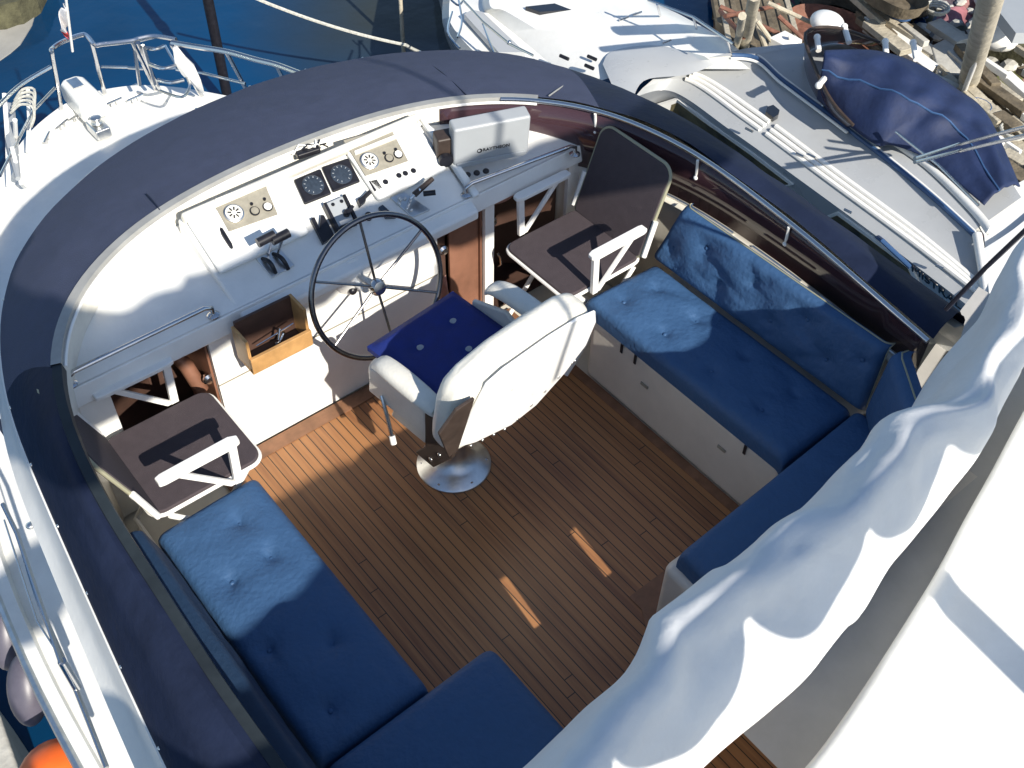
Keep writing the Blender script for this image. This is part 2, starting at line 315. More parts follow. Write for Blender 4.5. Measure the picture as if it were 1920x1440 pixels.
# main deck
DK=[(-.13,-1.2),(-.135,0),(-.13,1.0),(-.12,2.0),(-.10,2.9),(-.0,3.7),(.25,4.6),(.60,5.40),(1.0,6.02),(1.33,6.38),(1.62,6.56),(1.80,6.60),(1.98,6.58),(2.22,6.45),(2.50,6.12),(2.90,5.45),(3.22,4.6),(3.42,3.7),(3.5,2.9),(3.52,2.0),(3.52,1.0),(3.52,0),(3.5,-1.2)]
dk=curve([Vector((x,y,-.62)) for x,y in DK],110)
def dring(sx,z):
    return [Vector((1.72+(p.x-1.72)*sx,(p.y if p.y<2 else 2+(p.y-2)*(1+(sx-1)*.8)),z)) for p in dk]
B().loft([dring(.8,-.58),dring(.97,-.62)]).add([tuple(v) for v in dring(.8,-.58)],[tuple(range(len(dk)))]).build('foredeck','gel',yacht,smooth=True)
B().loft([dring(.97,-.62),dring(.975,-.56),dring(1.0,-.56),dring(1.0,-.70),dring(.96,-1.2),dring(.88,-1.8),dring(.80,-2.3)]).build('hull','gel',yacht,smooth=True,ang=30)
B().tube(dring(1.008,-.62),.022,8).build('rub_rail','alu',yacht,smooth=True)
# a thin grab wire and stanchion feet on the port side deck
pw=[P(x,y,-.2) for x,y in ((0,905),(60,1010),(105,1110),(150,1225),(215,1345),(265,1440))]
# windscreen, rail and rim
B().loft([cut(ring(.008,.63),isb-1,na),cut(ring(.010,.80),isb-1,na),cut(ring(.006,ZR-.015),isb-1,na)]).build('windscreen','smoked',yacht,smooth=True,solid=.005)
B().tube([p+Vector((0,0,.0)) for p in rimc[isb+4:]],.011,10).build('windscreen_rail','steel',yacht,smooth=True)
B().loft([ring(-.006,ZR+.002),ring(.0,ZR+.012),ring(.045,ZR+.010),ring(.052,ZR-.008)][::1]).build('rim_capping','greyrim',yacht,smooth=True,solid=.004) if False else None
i1=isb+8; i0=next(i for i,p in enumerate(rimc) if p.y>2.75)
def sub(r,a,b): return r[a:b]
B().loft([sub(ring(-.004,ZR-.012),i0,i1),sub(ring(0,ZR+.010),i0,i1),sub(ring(.034,ZR+.008),i0,i1),sub(ring(.038,ZR-.012),i0,i1)]).build('rim_capping','greyrim',yacht,smooth=True)
B().tube(sub(ring(-.008,ZR-.01),i0,i1),.006,6).build('rim_bead','white',yacht,smooth=True)
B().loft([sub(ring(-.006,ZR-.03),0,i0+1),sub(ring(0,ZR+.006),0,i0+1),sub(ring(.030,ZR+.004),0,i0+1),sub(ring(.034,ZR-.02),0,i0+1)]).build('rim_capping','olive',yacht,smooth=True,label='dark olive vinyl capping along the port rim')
# struts of the starboard screen
for y in (2.78,2.31,1.83):
    x=min((p for p in rimc if p.x>2),key=lambda p:abs(p.y-y)).x
    zz=zrim(y); B().tube([(x-.008,y,zz-.01),(x+.012,y+.01,zz-.10)],.006,8).sphere((x+.012,y+.01,zz-.11),.011,.011,.011).build('screen_bracket','white',yacht,smooth=True)
# track segments along the inner ledge of starboard coaming
B().loft([[p+Vector((-.05,0,-.004)) for p in cut(ring(.004,.655),isb+14,na)],cut(ring(.004,.657),isb+14,na)]).build('coaming_ledge','gelcream',yacht,smooth=True,solid=.006)
lt=[p+Vector((-.012,0,.008)) for p in cut(ring(.0,.655),isb+14,na)]; nl=len(lt)
for a_,c_ in ((.08,.42),(.46,.66),(.70,.97)): B().tube(lt[int(a_*nl):int(c_*nl)],.006,6).build('ledge_track','alu',yacht,smooth=True)
# side shelves and dash
def xr(y):
    def f(L):
        for a,b_ in zip(L[:-1],L[1:]):
            if min(a.y,b_.y)<=y<=max(a.y,b_.y): return a.x+(b_.x-a.x)*(y-a.y)/((b_.y-a.y) or 1)
        return L[-1].x if L[-1].y<y else L[0].x
    top=max(range(len(rimc)),key=lambda i:rimc[i].y)
    return f(rimc[:top+1]), f(rimc[top:])
rows=[]
for i in range(25):
    y=2.85+.47*i/24; a,c=xr(y); a-=.022; c+=.022
    z=.735+.115*(i/24)
    rows.append([Vector((a+(c-a)*j/30,y,z)) for j in range(31)])
con=thing('helm_console','cream white helm console with gauges, levers and a six-spoke wheel ahead of the helm chair','helm console')
B().loft(rows).build('dash_shelf','gel',con,smooth=True)
# fascia with openings
a,c=xr(2.84)
b=B(); FX=[(.36,.56),(.945,1.985),(2.235,2.285),(2.70,2.90)]
for x0,x1 in FX: b.box(x0,x1,2.84,2.862,0.0,.66)
b.box(.56,.945,2.84,2.862,0,.20)
b.build('fascia_panel','gel',con,bev=.003)
B().prism([(2.825,.655),(2.86,.655),(2.86,.7305),(2.838,.738)],.37,2.89,'x').build('fascia_rail','gel',con,bev=.006)
# panel seam
B().box(.945,1.985,2.8375,2.8395,.418,.424).build('panel_seam','panel',con)
# interiors
B().box(.40,2.88,3.15,3.17,0,.66).box(.40,2.88,2.862,3.15,.0,.01).build('locker_interior','darkwood',con)
for x0,x1 in ((.935,.944),(1.985,1.995),(2.226,2.234)): B().box(x0,x1,2.863,3.15,0,.66).build('locker_partition','midwood',con)
B().box(2.07,2.225,2.875,2.89,.0,.655).build('locker_door','midwood',con,label='reddish brown sliding locker door',bev=.003)
B().box(1.996,2.064,2.90,2.91,.32,.655).build('locker_door','darkwood',con)
B().grid(lambda u,v: Vector((1.0+.0+.07*u+.995,2.885+.05*math.sin(u*9+v*5)*.3,.02+.32*v+.02*math.sin(u*12))),14,20).build('stowed_cloth','pink',con,smooth=True)
for q in ((2.035,2.88,.50),(2.315,2.90,.50),(.925,2.885,.44)):
    B().lathe([(.004,-.02),(.010,-.018),(.010,-.006),(.021,0),(.024,.010),(.016,.020),(.004,.022)],16,mt=Matrix.Translation(q)@Matrix.Rotation(R(90),4,'X')).build('locker_knob','steel',con,smooth=True)
B().tube([(2.33,2.875,.33),(2.335,2.86,.31),(2.34,2.86,.27),(2.335,2.875,.25)],.006,8).build('locker_catch','steel',con,smooth=True)
bag=B().sphere((2.40,2.99,.60),.11,.10,.07,20,12).build('stowed_cushion','pink',con,smooth=True)
B().tube([(.80,3.1,.68),(.83,3.0,.60),(.88,2.95,.48),(.90,2.92,.36)],[.01,.02,.03,.03],10).build('hanging_strap','midwood',con,smooth=True)
ka=[i for i,p in enumerate(rimc) if p.y>2.87]
B().loft([cut(ring(.0,.02),ka[0],ka[-1]+1),cut(ring(.0,.655),ka[0],ka[-1]+1)]).build('locker_interior','darkwood',con,smooth=True)
# hand rails
def handrail(a,b_,h=.045):
    a=Vector(a); b_=Vector(b_); d=(b_-a).normalized()
    bb=B().tube([a+Vector((0,.0,-h)),a+Vector((0,0,-h*.3)),a+d*.025+Vector((0,0,0)),b_-d*.025,b_+Vector((0,0,-h*.3)),b_+Vector((0,0,-h))],.0095,10)
    bb.lathe([(.024,0),(.024,.004),(.012,.012)],16,a+Vector((0,0,-h-.004))).lathe([(.024,0),(.024,.004),(.012,.012)],16,b_+Vector((0,0,-h-.004)))
    return bb.build('handrail','steel',con,smooth=True)
handrail((.455,2.86,.79),(1.0,2.865,.79)); handrail((2.155,2.862,.79),(2.69,2.80,.79))
# raised centre console
TL=R(27); O0=Vector((0,2.80,.705))
PM=frame(O0,(1,0,0),(0,math.cos(TL),math.sin(TL)))   # panel frame: x athwart, y up the slope
def PL(px,py,h=0):     # pixel -> panel local
    d=ray((px,py)); n=PM.col[2].to_3d(); o=O0+n*h; c0=Vector((0,0,HC)); s=(o-c0).dot(n)/d.dot(n); q=PM.inverted()@(c0+d*s); return q
sy=lambda s:(2.80+s*math.cos(TL),.705+s*math.sin(TL))
y1,z1=sy(.455)
B().prism([(2.79,.655),(2.79,.70),(2.80,.705),(y1,z1),(y1+.03,z1-.005),(y1+.045,.80),(3.2,.65)],1.085,2.165,'x').build('console_body','gel',con,bev=.012,seg=3)
# recessed centre bay between two pods: pods stand a little proud
for x0,x1 in ((1.10,1.485),(1.80,2.14)):
    B().box(x0,x1,.20,.44,.001,.030,mt=PM).build('instrument_pod','gel',con,bev=.014,seg=3)
B().box(1.09,2.16,.435,.47,.001,.045,mt=PM).build('console_brow','gelcream',con,bev=.012,seg=3)
B().prism([(2.165,.04),(2.20,.04),(2.20,.36),(2.165,.47)],.0,.03,'z',mt=PM).build('console_cheek','gel',con,bev=.01)
def quad(pts,h0,h1,name,m,bev=.003,parent=con):
    q=[PL(*p) for p in pts]; return B().prism([(v.x,v.y) for v in q],h0,h1,'z',mt=PM).build(name,m,parent,bev=bev)
def disc(px,py,r,h0,h1,name,m,n=28):
    q=PL(px,py); return B().lathe([(r*.96,h0),(r,h0+.001),(r,h1-.002),(r*.9,h1)],n,mt=PM@Matrix.Translation((q.x,q.y,0))).build(name,m,con,smooth=True)
PH=.031
def pod_panel(c,gauge,g2,g3,dots):
    quad(c,PH,PH+.005,'instrument_plate','panel',.001)
    disc(*gauge,.0375,PH+.005,PH+.016,'gauge_bezel','alu'); disc(*gauge,.032,PH+.016,PH+.0175,'gauge_face','cream')
    q=PL(*gauge)
    b=B()
    for k in range(8):
        mt=PM@Matrix.Translation((q.x,q.y,0))@Matrix.Rotation(k*math.pi/4+.3,4,'Z'); b.box(.010,.024,-.003,.003,PH+.0176,PH+.0182,mt=mt)
    b.build('gauge_marks','black',con)
    disc(*g2,.019,PH+.005,PH+.012,'gauge_bezel','black'); disc(*g2,.015,PH+.0125,PH+.0135,'gauge_face','panel')
    disc(*g3,.019,PH+.005,PH+.012,'gauge_bezel','black'); disc(*g3,.015,PH+.0125,PH+.0135,'gauge_face','white')
    for d in dots: disc(*d,.006,PH+.005,PH+.014,'indicator_lamp','black',12)
pod_panel([(402,395),(497,358),(519,410),(428,442)],(437,410),(476,405),(500,397),[(470,392),(494,383)])
pod_panel([(641,272),(728,247),(762,310),(682,338)],(689,312),(726,306),(743,299),[(717,297),(738,290)])
quad([(400,385),(500,345),(506,352),(404,393)],PH,PH+.02,'plate_hood','gelcream',.004)
quad([(660,293),(735,263),(740,270),(663,301)],PH,PH+.014,'plate_hood','gelcream',.004)
# two square black tachometers
for c,ctr in (([(550,340),(600,319),(621,366),(571,386)],(586,351)),([(602,316),(652,299),(675,343),(624,363)],(639,331))):
    quad(c,.001,.016,'tachometer','black',.006); disc(*ctr,.043,.016,.020,'tachometer_dial','dial')
    q=PL(*ctr); b=B()
    for k in range(11):
        b.box(.030,.037,-.0012,.0012,.0201,.0206,mt=PM@Matrix.Translation((q.x,q.y,0))@Matrix.Rotation(R(-60+k*30),4,'Z'))
    b.build('dial_marks','lightgrey',con)
# autopilot box, sounder handset, switches
quad([(608,388),(640,374),(664,425),(632,441)],.001,.03,'autopilot_unit','lightgrey',.004)
quad([(604,389),(609,387),(637,441),(631,444)],.001,.036,'unit_side_rail','black',.001)
quad([(640,373),(645,372),(669,420),(664,424)],.001,.036,'unit_side_rail','black',.001)
quad([(634,432),(662,421),(667,430),(637,442)],.03,.036,'unit_display','black',.001)
disc(647,409,.013,.03,.052,'selector_knob','black'); quad([(645,410),(655,396),(660,400),(650,415)],.05,.056,'selector_pointer','black',.001)
for d in ((622,391),(638,385)): disc(*d,.007,.03,.036,'push_button','black',14)
quad([(581,415),(588,412),(598,434),(600,408),(606,409),(626,448),(604,461)],.001,.026,'engine_stop_levers','black',.003)
quad([(688,346),(704,342),(716,360),(700,366)],.001,.03,'switch_block','black',.003)
quad([(668,379),(682,372),(684,382),(673,391)],.001,.03,'switch_block','black',.003)
B().tube([PM@(PL(680,376)+Vector((0,0,.02))),PM@(PL(692,366)+Vector((0,0,.03)))],.009,8).build('switch_handle','black',con,smooth=True)
disc(690,408,.016,.001,.02,'horn_button','black'); quad([(708,392),(716,387),(742,411),(722,412)],.001,.018,'trim_indicator','dial',.003)
for d in ((745,336),(757,332),(772,327),(720,348)): disc(*d,.012,.001,.032,'toggle_switch','black',14)
quad([(744,346),(780,333),(782,336),(746,350)],.001,.006,'switch_label_plate','black',.0005); quad([(720,357),(730,353),(731,356),(721,359)],.001,.006,'switch_label_plate','black',.0005)
# throttle and gear quadrant on the port side
def quadrant(c,name):
    quad(c,.001,.010,name,'alu',.002)
quadrant([(477,483),(522,465),(552,499),(510,523)],'throttle_quadrant')
for (x0,y0,x1,y1) in ((492,487,516,513),(512,478,540,506)):
    p0=PM@(PL(x0,y0)); p1=PM@(PL(x1,y1)); n=PM.col[2].to_3d()
    B().tube([p0.lerp(p1,k/8)+n*(.006+.03*math.sin(math.pi*k/8)) for k in range(9)],.0085,10).build('quadrant_slot','black',con,smooth=True)
for x0,x1,hx0,hx1,m in ((503,496,455,502,'black'),(521,521,500,542,'black')):
    base=PM@(PL(x0,478)+Vector((0,0,.02))); top=PM@(PL(x1-3,468,.13)) if False else base+Vector((0.0,.0,.0))
    n=PM.col[2].to_3d(); top=base+n*.15+Vector((-.005,-.01,0))
    B().tube([base,base+n*.05,top],.006,8).build('throttle_lever','steel',con,smooth=True)
    c0=top+Vector((-.03 if x0<510 else -.012,0,0)); B().tube([c0+Vector((-.035,0,.0)),c0+Vector((.035,0,0.004))],.018,12).build('throttle_grip',m,con,smooth=True)
quadrant([(731,372),(757,362),(806,395),(772,409)],'gear_quadrant')
p0=PM@(PL(765,385)+Vector((0,0,.01))); n=PM.col[2].to_3d()
B().tube([p0,p0+n*.05,p0+n*.075+Vector((.04,0,.01))],.007,8).build('gear_lever','steel',con,smooth=True)
B().tube([p0+n*.07+Vector((.01,0,0)),p0+n*.08+Vector((.11,.02,.012))],[.013,.010],10).build('gear_grip','leather',con,smooth=True)
B().tube([p0+n*.055+Vector((.05,-.01,0)),p0+n*.06+Vector((.09,-.035,.0))],.011,10).build('gear_grip','black',con,smooth=True)
b=B()
for i in range(9): 
    q=PL(random.uniform(745,785),random.uniform(372,398)); b.sphere(PM@(q+Vector((0,0,.014))),.008,.007,.006,8,6)
b.build('quadrant_hardware','alu',con,smooth=True)
# cable loop at port edge of pod
B().tube([PM@(PL(x,y)+Vector((0,0,h))) for x,y,h in ((412,432,.02),(420,450,.035),(430,465,.03),(438,482,.012))],.009,8).build('microphone_lead','black',con,smooth=True)
# wheel: rim, six spokes, hub
WC=Vector((1.575,2.655,.705)); WT=Matrix.Translation(WC)@Matrix.Rotation(R(72),4,'X')
wr=.282
rim=B().tube([(wr*math.cos(2*math.pi*k/64),wr*math.sin(2*math.pi*k/64),0) for k in range(64)],.011,10,closed=True,mt=WT).build('steering_wheel','darksteel',con,smooth=True)
for k in range(6):
    a=R(90+60*k); B().tube([(0.02*math.cos(a),.02*math.sin(a),-.012),(wr*.5*math.cos(a),wr*.5*math.sin(a),-.006),(wr*math.cos(a),wr*math.sin(a),0)],.0055,8,mt=WT).build('spoke','darksteel',rim,smooth=True)
B().lathe([(.012,-.16),(.016,-.15),(.018,-.03),(.032,-.02),(.034,.0),(.026,.014),(.010,.018)],24,mt=WT).build('hub','steel',rim,smooth=True)
B().lathe([(.085,0),(.085,.012),(.06,.03),(.03,.05),(.022,.10)],28,mt=Matrix.Translation((1.575,2.84,.64))@Matrix.Rotation(R(90),4,'X')).build('wheel_boss','gel',con,smooth=True)
B().sphere((1.545,2.80,.60),.018,.014,.018).build('boss_plug','black',con,smooth=True)
# drawer
dr=B(); dr.box(1.065,1.32,2.72,2.835,.52,.53).box(1.065,1.32,2.715,2.73,.53,.60).box(1.065,1.077,2.73,2.835,.53,.68).box(1.308,1.32,2.73,2.835,.53,.70)
dro=thing('wooden_bin','open oak tray holding a key on the console front, port of the wheel','tray',(-.04,-.045,.045))
dr.build('tray_body','tan',dro,bev=.002); B().box(1.077,1.308,2.822,2.834,.53,.70).box(1.078,1.307,2.731,2.82,.531,.535).build('tray_lining','darkwood',dro)
B().tube([(1.2,2.75,.60),(1.215,2.76,.635),(1.235,2.77,.60),(1.21,2.765,.57),(1.19,2.75,.585)],.006,8).tube([(1.12,2.77,.60),(1.2,2.76,.62),(1.27,2.75,.64)],.003,6).build('key_ring','steel',dro,smooth=True)
# plotter in its cover on the starboard shelf
pb=thing('chartplotter_cover','pale grey covered chartplotter standing on the starboard dash shelf','chartplotter',(0,0,0))
bl=P(850,318,.80); br=P(990,290,.80); tl=P(843,225,1.0); 
xd=(br-bl); xd.z=0; wd=xd.length; xd.normalize(); upv=Vector((0,0,1))-Vector((xd.y,-xd.x,0))*(-.12); BF=frame(bl,xd,upv)
B().box(0,wd,.0,.205,-.075,0,mt=BF).build('cover_shell','lightgrey',pb,bev=.012,seg=3)
B().box(.012,wd-.012,.006,.03,.0005,.006,mt=BF).build('cover_lip','lightgrey',pb,bev=.002)
text_mesh('RAYTHEON',.022,pb,BF@Matrix.Translation((wd*.56,.075,.001)),'black')
B().lathe([(.011,0),(.011,.002)],20,mt=BF@Matrix.Translation((wd*.56-.072,.075,.0))).build('emblem','black',pb); B().lathe([(.006,0),(.006,.0022)],20,mt=BF@Matrix.Translation((wd*.56-.075,.077,.0007))).build('emblem_centre','lightgrey',pb)
B().box(-.06,.03,.0,.14,-.10,-.03,mt=BF).build('mounting_yoke','leather',pb,bev=.01); B().lathe([(.03,0),(.03,.02)],18,mt=BF@Matrix.Translation((-.03,.05,-.02))).build('yoke_knob','black',pb,smooth=True)
for x in (.05,.09,.13): B().sphere(BF@Vector((x,-.01,.035)),.014,.014,.011).build('foot','black',pb,smooth=True)
# black handheld mic with wires on the front shelf
mic=thing('radio_handset','black radio handset with a tangle of wires lying on the dash below the rim','handset')
mp=P(578,290,.90)
B().box(-.05,.05,-.018,.018,0,.025,mt=Matrix.Translation(mp)@Matrix.Rotation(R(-8),4,'Z')).build('handset_body','black',mic,bev=.008)
for k in range(4):
    B().tube([mp+Vector((-.06+.03*k,.01,.02)),mp+Vector((-.02+.03*k,.03-.02*k,.04)),mp+Vector((.03+.01*k,-.01,.03)),mp+Vector((.07,.05-.03*k,.03))],.0035,6).build('handset_wire','black' if k%2 else 'white',mic,smooth=True)
# ---------------------------------------------------------------- canvas cover outside the screen
cov=thing('windscreen_cover','dark navy canvas cover stretched over the outside of the curved flybridge windscreen','canvas cover')
def cov_rows(a,b_,mid=.5):
    r0=ring(.030,ZR+.002); rows=[]
    for k in range(9):
        t=k/8; rr=[]
        for i in range(a,b_):
            p=r0[i].lerp(outc[i],t); p.z=r0[i].z+(.615-r0[i].z)*t+(.035+.04*max(0,min(1,(2.9-r0[i].y)/.5)))*math.sin(math.pi*t)+.008*max(0,min(1,(2.7-r0[i].y)/.5))*math.sin(t*14+nz(p,1.5)*4)+.006*nz(p,5)
            rr.append(p)
        rows.append(rr)
    e=[Vector((p.x+.004*0,p.y,.58)) for p in ring(.008,.58,outc)[a:b_]]; rows.append(e); return rows
ip=i0; is2=isb+12
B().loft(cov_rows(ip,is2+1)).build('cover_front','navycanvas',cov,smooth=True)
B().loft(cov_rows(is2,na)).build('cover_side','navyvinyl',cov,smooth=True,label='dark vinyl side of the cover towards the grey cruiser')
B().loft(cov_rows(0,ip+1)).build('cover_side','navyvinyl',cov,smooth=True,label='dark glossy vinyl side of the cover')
for (ax,ay),(bx,by) in (((882,187),(762,103)),((300,395),(275,365)),((1030,180),(1112,156))):
    pa=P(ax,ay,.935); 
    pb=P(bx,by,.62) if ax!=300 else P(bx,by,.90)
    pts=[]
    for t in range(13):
        f=t/12; p=pa.lerp(pb,f); bulge=.036 if ax!=300 else .006; p.z+=bulge*math.sin(math.pi*f)+.002; pts.append(p)
    B().tube(pts,.0035,6).build('canvas_seam','navyvinyl' if ax<1000 else 'greyrim',cov,smooth=True)
for i in range(6,118,4):
    if rimc[i].y>1.2:
        q=outc[i]; B().sphere((q.x,q.y,.612),.007,.007,.005,10,6).build('snap_fastener','alu',cov,smooth=True)
# ---------------------------------------------------------------- cushions
def cushion(name,label,cat,corners,th,buttons=(),wr=.006,rnd=.035,nu=40,nv=60,matn='blue',group=None,seed=1,piping=True,bulge=.012):
    """corners: 4 points of the upper face (ccw seen from the outside), th thickness"""
    root=thing(name,label,cat,group=group); c=[Vector(q) for q in corners]
    n=(c[1]-c[0]).cross(c[3]-c[0]).normalized(); Lu=(c[1]-c[0]).length; Lv=(c[3]-c[0]).length
    def base(u,v): return (c[0]*(1-u)+c[1]*u)*(1-v)+(c[3]*(1-u)+c[2]*u)*v
    cu=(c[0]+c[1]+c[2]+c[3])/4
    def top(u,v):
        p=base(u,v); du=min(u,1-u)*Lu; dv=min(v,1-v)*Lv
        h=0
        for d in (du,dv):
            if d<rnd: h-=rnd-math.sqrt(max(0,rnd*rnd-(rnd-d)**2))
        h+=bulge*min(1,du/.1)*min(1,dv/.1)
        e=min(1,du/.04)*min(1,dv/.04)
        pa=Vector((p.x*.7+p.y*.7,(p.y-p.x)*.28,p.z)); rg=(1-abs(nz(pa,9,seed+5)))**7; h+=e*wr*(.7*nz(p,7,seed)+.3*abs(nz(p,22,seed+3))-1.1*rg*max(0,.4+nz(p,4,seed+8)))
        for bu,bv in buttons:
            q=base(bu,bv); r=(p-q).length
            h-=.016*math.exp(-(r/.018)**2)+.013*math.exp(-(r/.055)**2)
            an=math.atan2((p-q).dot(c[3]-c[0]),(p-q).dot(c[1]-c[0])); h-=e*.004*math.exp(-(r/.07)**2)*(math.sin(an*5+seed+bu*9)>.55)
        return p+n*h
    b=B()
    # non uniform parameters so the rounded edges get vertices
    def par(k,N,L):
        t=k/N; ee=rnd/L
        return t if False else (ee*(1-math.cos(min(1,t/.12)*math.pi/2)) if t<.12 else (1-ee*(1-math.cos(min(1,(1-t)/.12)*math.pi/2)) if t>.88 else ee+(1-2*ee)*(t-.12)/.76))
    rows=[[top(par(i,nu,Lu),par(j,nv,Lv)) for j in range(nv+1)] for i in range(nu+1)]
    b.loft(rows)
    per=[rows[i][0] for i in range(nu+1)]+[rows[nu][j] for j in range(1,nv+1)]+[rows[i][nv] for i in range(nu-1,-1,-1)]+[rows[0][j] for j in range(nv-1,0,-1)]
    low=[p-n*(th-rnd) for p in per]; bot=[cu-n*th+((p-cu)-n*(p-cu).dot(n))*.97 for p in per]
    b.loft([per,low,bot],closed=True); b.add(bot,[tuple(range(len(bot)))])
    b.build('cushion_body',matn,root,smooth=True,ang=60)
    for bu,bv in buttons:
        q=top(bu,bv); fr=frame(q,(c[1]-c[0]),(c[3]-c[0]))
        B().sphere((0,0,.003),.0095,.0095,.006,12,8,mt=fr).build('button',matn,root,smooth=True)
    if piping:
        pp=[]
        for p in per[::2]: pp.append(p+n*.001)
        B().tube(pp,.0035,6,closed=True).build('piping','pipe',root,smooth=True)
    return root
GC='blue flybridge seat cushions'
cushion('seat_cushion','long blue seat cushion on the port bench, front half in sun with three buttons','seat cushion',[(.44,1.335,.44),(.832,1.335,.44),(.832,2.375,.44),(.44,2.36,.44)],.085,
        buttons=[(.62,.86),(.28,.68),(.66,.68),(.2,.40),(.62,.30),(.3,.12)],group=GC,seed=2,piping=False,wr=.004)
cushion('seat_cushion','blue corner seat cushion at the aft end of the port bench, beside the white roll','seat cushion',[(.44,.62,.445),(1.075,.62,.445),(1.065,1.325,.47),(.44,1.325,.445)],.10,buttons=[(.7,.35)],group=GC,seed=5,piping=False,wr=.004,rnd=.05)
cushion('seat_cushion','long blue seat cushion on the starboard bench with its crinkled front end in sun','seat cushion',[(2.355,1.245,.445),(2.745,1.245,.445),(2.745,2.31,.445),(2.355,2.33,.445)],.085,
        buttons=[(.30,.90),(.70,.88),(.3,.68),(.7,.66),(.3,.44),(.7,.42),(.3,.2),(.7,.18)],group=GC,seed=8,wr=.011,piping=False)
cushion('seat_cushion','long narrow blue seat cushion across the aft starboard corner, half hidden under the white roll','seat cushion',[(1.74,.80,.458),(2.755,.80,.458),(2.755,1.238,.458),(1.77,1.20,.458)],.095,group=GC,seed=9,piping=False,wr=.004,nu=80)
GB='blue flybridge backrest cushions'
cushion('backrest_cushion','tufted blue backrest cushion with pale piping along the starboard bench','backrest cushion',[(2.755,1.24,.455),(2.755,2.33,.455),(2.84,2.29,.73),(2.84,1.24,.73)][::-1] if False else [(2.735,2.345,.445),(2.735,1.215,.445),(2.800,1.245,.735),(2.800,2.27,.735)],.045,
        buttons=[(.06+.125*k,.66 if k%2 else .34) for k in range(8)],group=GB,seed=11,wr=.014,nu=70,nv=30)
cushion('backrest_cushion','short blue backrest cushion in the aft starboard corner beside the white roll','backrest cushion',[(2.75,1.215,.45),(2.56,1.0,.45),(2.60,.98,.75),(2.80,1.225,.75)],.07,group=GB,seed=12,wr=.004,nu=30,nv=24)
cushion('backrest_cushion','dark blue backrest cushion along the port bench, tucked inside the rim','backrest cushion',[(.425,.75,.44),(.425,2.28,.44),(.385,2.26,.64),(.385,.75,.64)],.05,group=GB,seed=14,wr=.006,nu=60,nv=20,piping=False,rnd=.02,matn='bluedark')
# ---------------------------------------------------------------- helm chair
hc=thing('helm_chair','cream helm armchair with bright navy seat pad on a round aluminium pedestal','helm chair',(1.645,2.285,0),R(6))
B().lathe([(.152,0),(.152,.006),(.145,.012),(.10,.030),(.06,.055),(.047,.09),(.045,.30),(.045,.40),(.09,.41),(.09,.43)],48,c=(-.035,-.025,0)).build('pedestal','alu',hc,smooth=True)
for k in range(6): 
    a=R(20+60*k); B().lathe([(.009,.01),(.009,.016),(.004,.018)],12,c=(.128*math.cos(a)-.035,.128*math.sin(a)-.025,0)).build('pedestal_bolt','steel',hc,smooth=True)
def rbox(x0,x1,y0,y1,z0,z1,name,m,bev,par=hc,mt=None): return B().box(x0,x1,y0,y1,z0,z1,mt=mt).build(name,m,par,bev=bev,seg=5)
rbox(-.245,.245,-.20,.235,.43,.565,'seat_shell','cream',.05)
c=[(-.215,-.20),(.215,-.20),(.225,.235),(-.215,.235)]
def capf(u,v):
    x=(-.190+.440*u); y=-.20+.468*v; z=.578+.022*min(1,min(u,1-u)/.08)*min(1,min(v,1-v)/.08)
    for q in ((-.09,.12),(.09,.12),(.03,-.03),(-.09,-.1),(.12,-.12)):
        z-=.010*math.exp(-(((x-q[0])**2+(y-q[1])**2)/.0006))
    return Vector((x,y,z))
b=B().grid(capf,40,40); b.box(-.190,.250,-.20,.268,.555,.577); b.build('seat_pad','bluecap',hc,smooth=True)
for q in ((-.06,.11),(.125,.13),(.065,-.02)): 
    B().lathe([(.004,.0),(.015,.001),(.016,.004),(.010,.007),(.002,.008)],16,c=(q[0],q[1],.593)).build('pad_button','lightgrey',hc,smooth=True)
bk=Matrix.Translation((0,-.235,.53))@Matrix.Rotation(R(13),4,'X')
fr_=[(a_*.95,b_*.99) for a_,b_ in [(-.33,.02),(-.345,.14),(-.355,.30),(-.345,.395),(-.27,.445),(-.13,.475),(.05,.475),(.22,.455),(.315,.41),(.345,.33),(.34,.20),(.29,.06),(.15,-.02),(-.2,-.02)]]
B().prism(fr_,-.078,.045,'y',mt=bk).build('backrest','cream',hc,bev=.05,seg=6)
B().prism([(-.295,.10),(-.275,.30),(-.235,.44),(-.16,.462),(.05,.46),(.20,.44),(.30,.40),(.335,.31),(.332,.17),(.25,.05),(.13,-.05),(.0,-.06),(-.2,.03)],-.090,-.080,'y',mt=bk).build('back_panel','board',hc,bev=.003)
B().prism([(-.34,.085),(-.425,.33),(-.365,.42),(-.285,.41),(-.298,.09)],-.094,-.082,'y',mt=bk).build('side_leather','leather',hc,bev=.003)
b=B()
for i in range(9):
    t=i/8; x=-.22+.50*t; b.sphere((x,-.088,(.035-.10*(t/.45) if t<.45 else -.055+.16*(t-.45)/.55)-.008),.008,.006,.008,8,6,mt=bk)
for i in range(2): b.sphere((.30+.025*i,-.086,.09+.06*i),.008,.006,.008,8,6,mt=bk)
b.build('panel_studs','alu',hc,smooth=True)
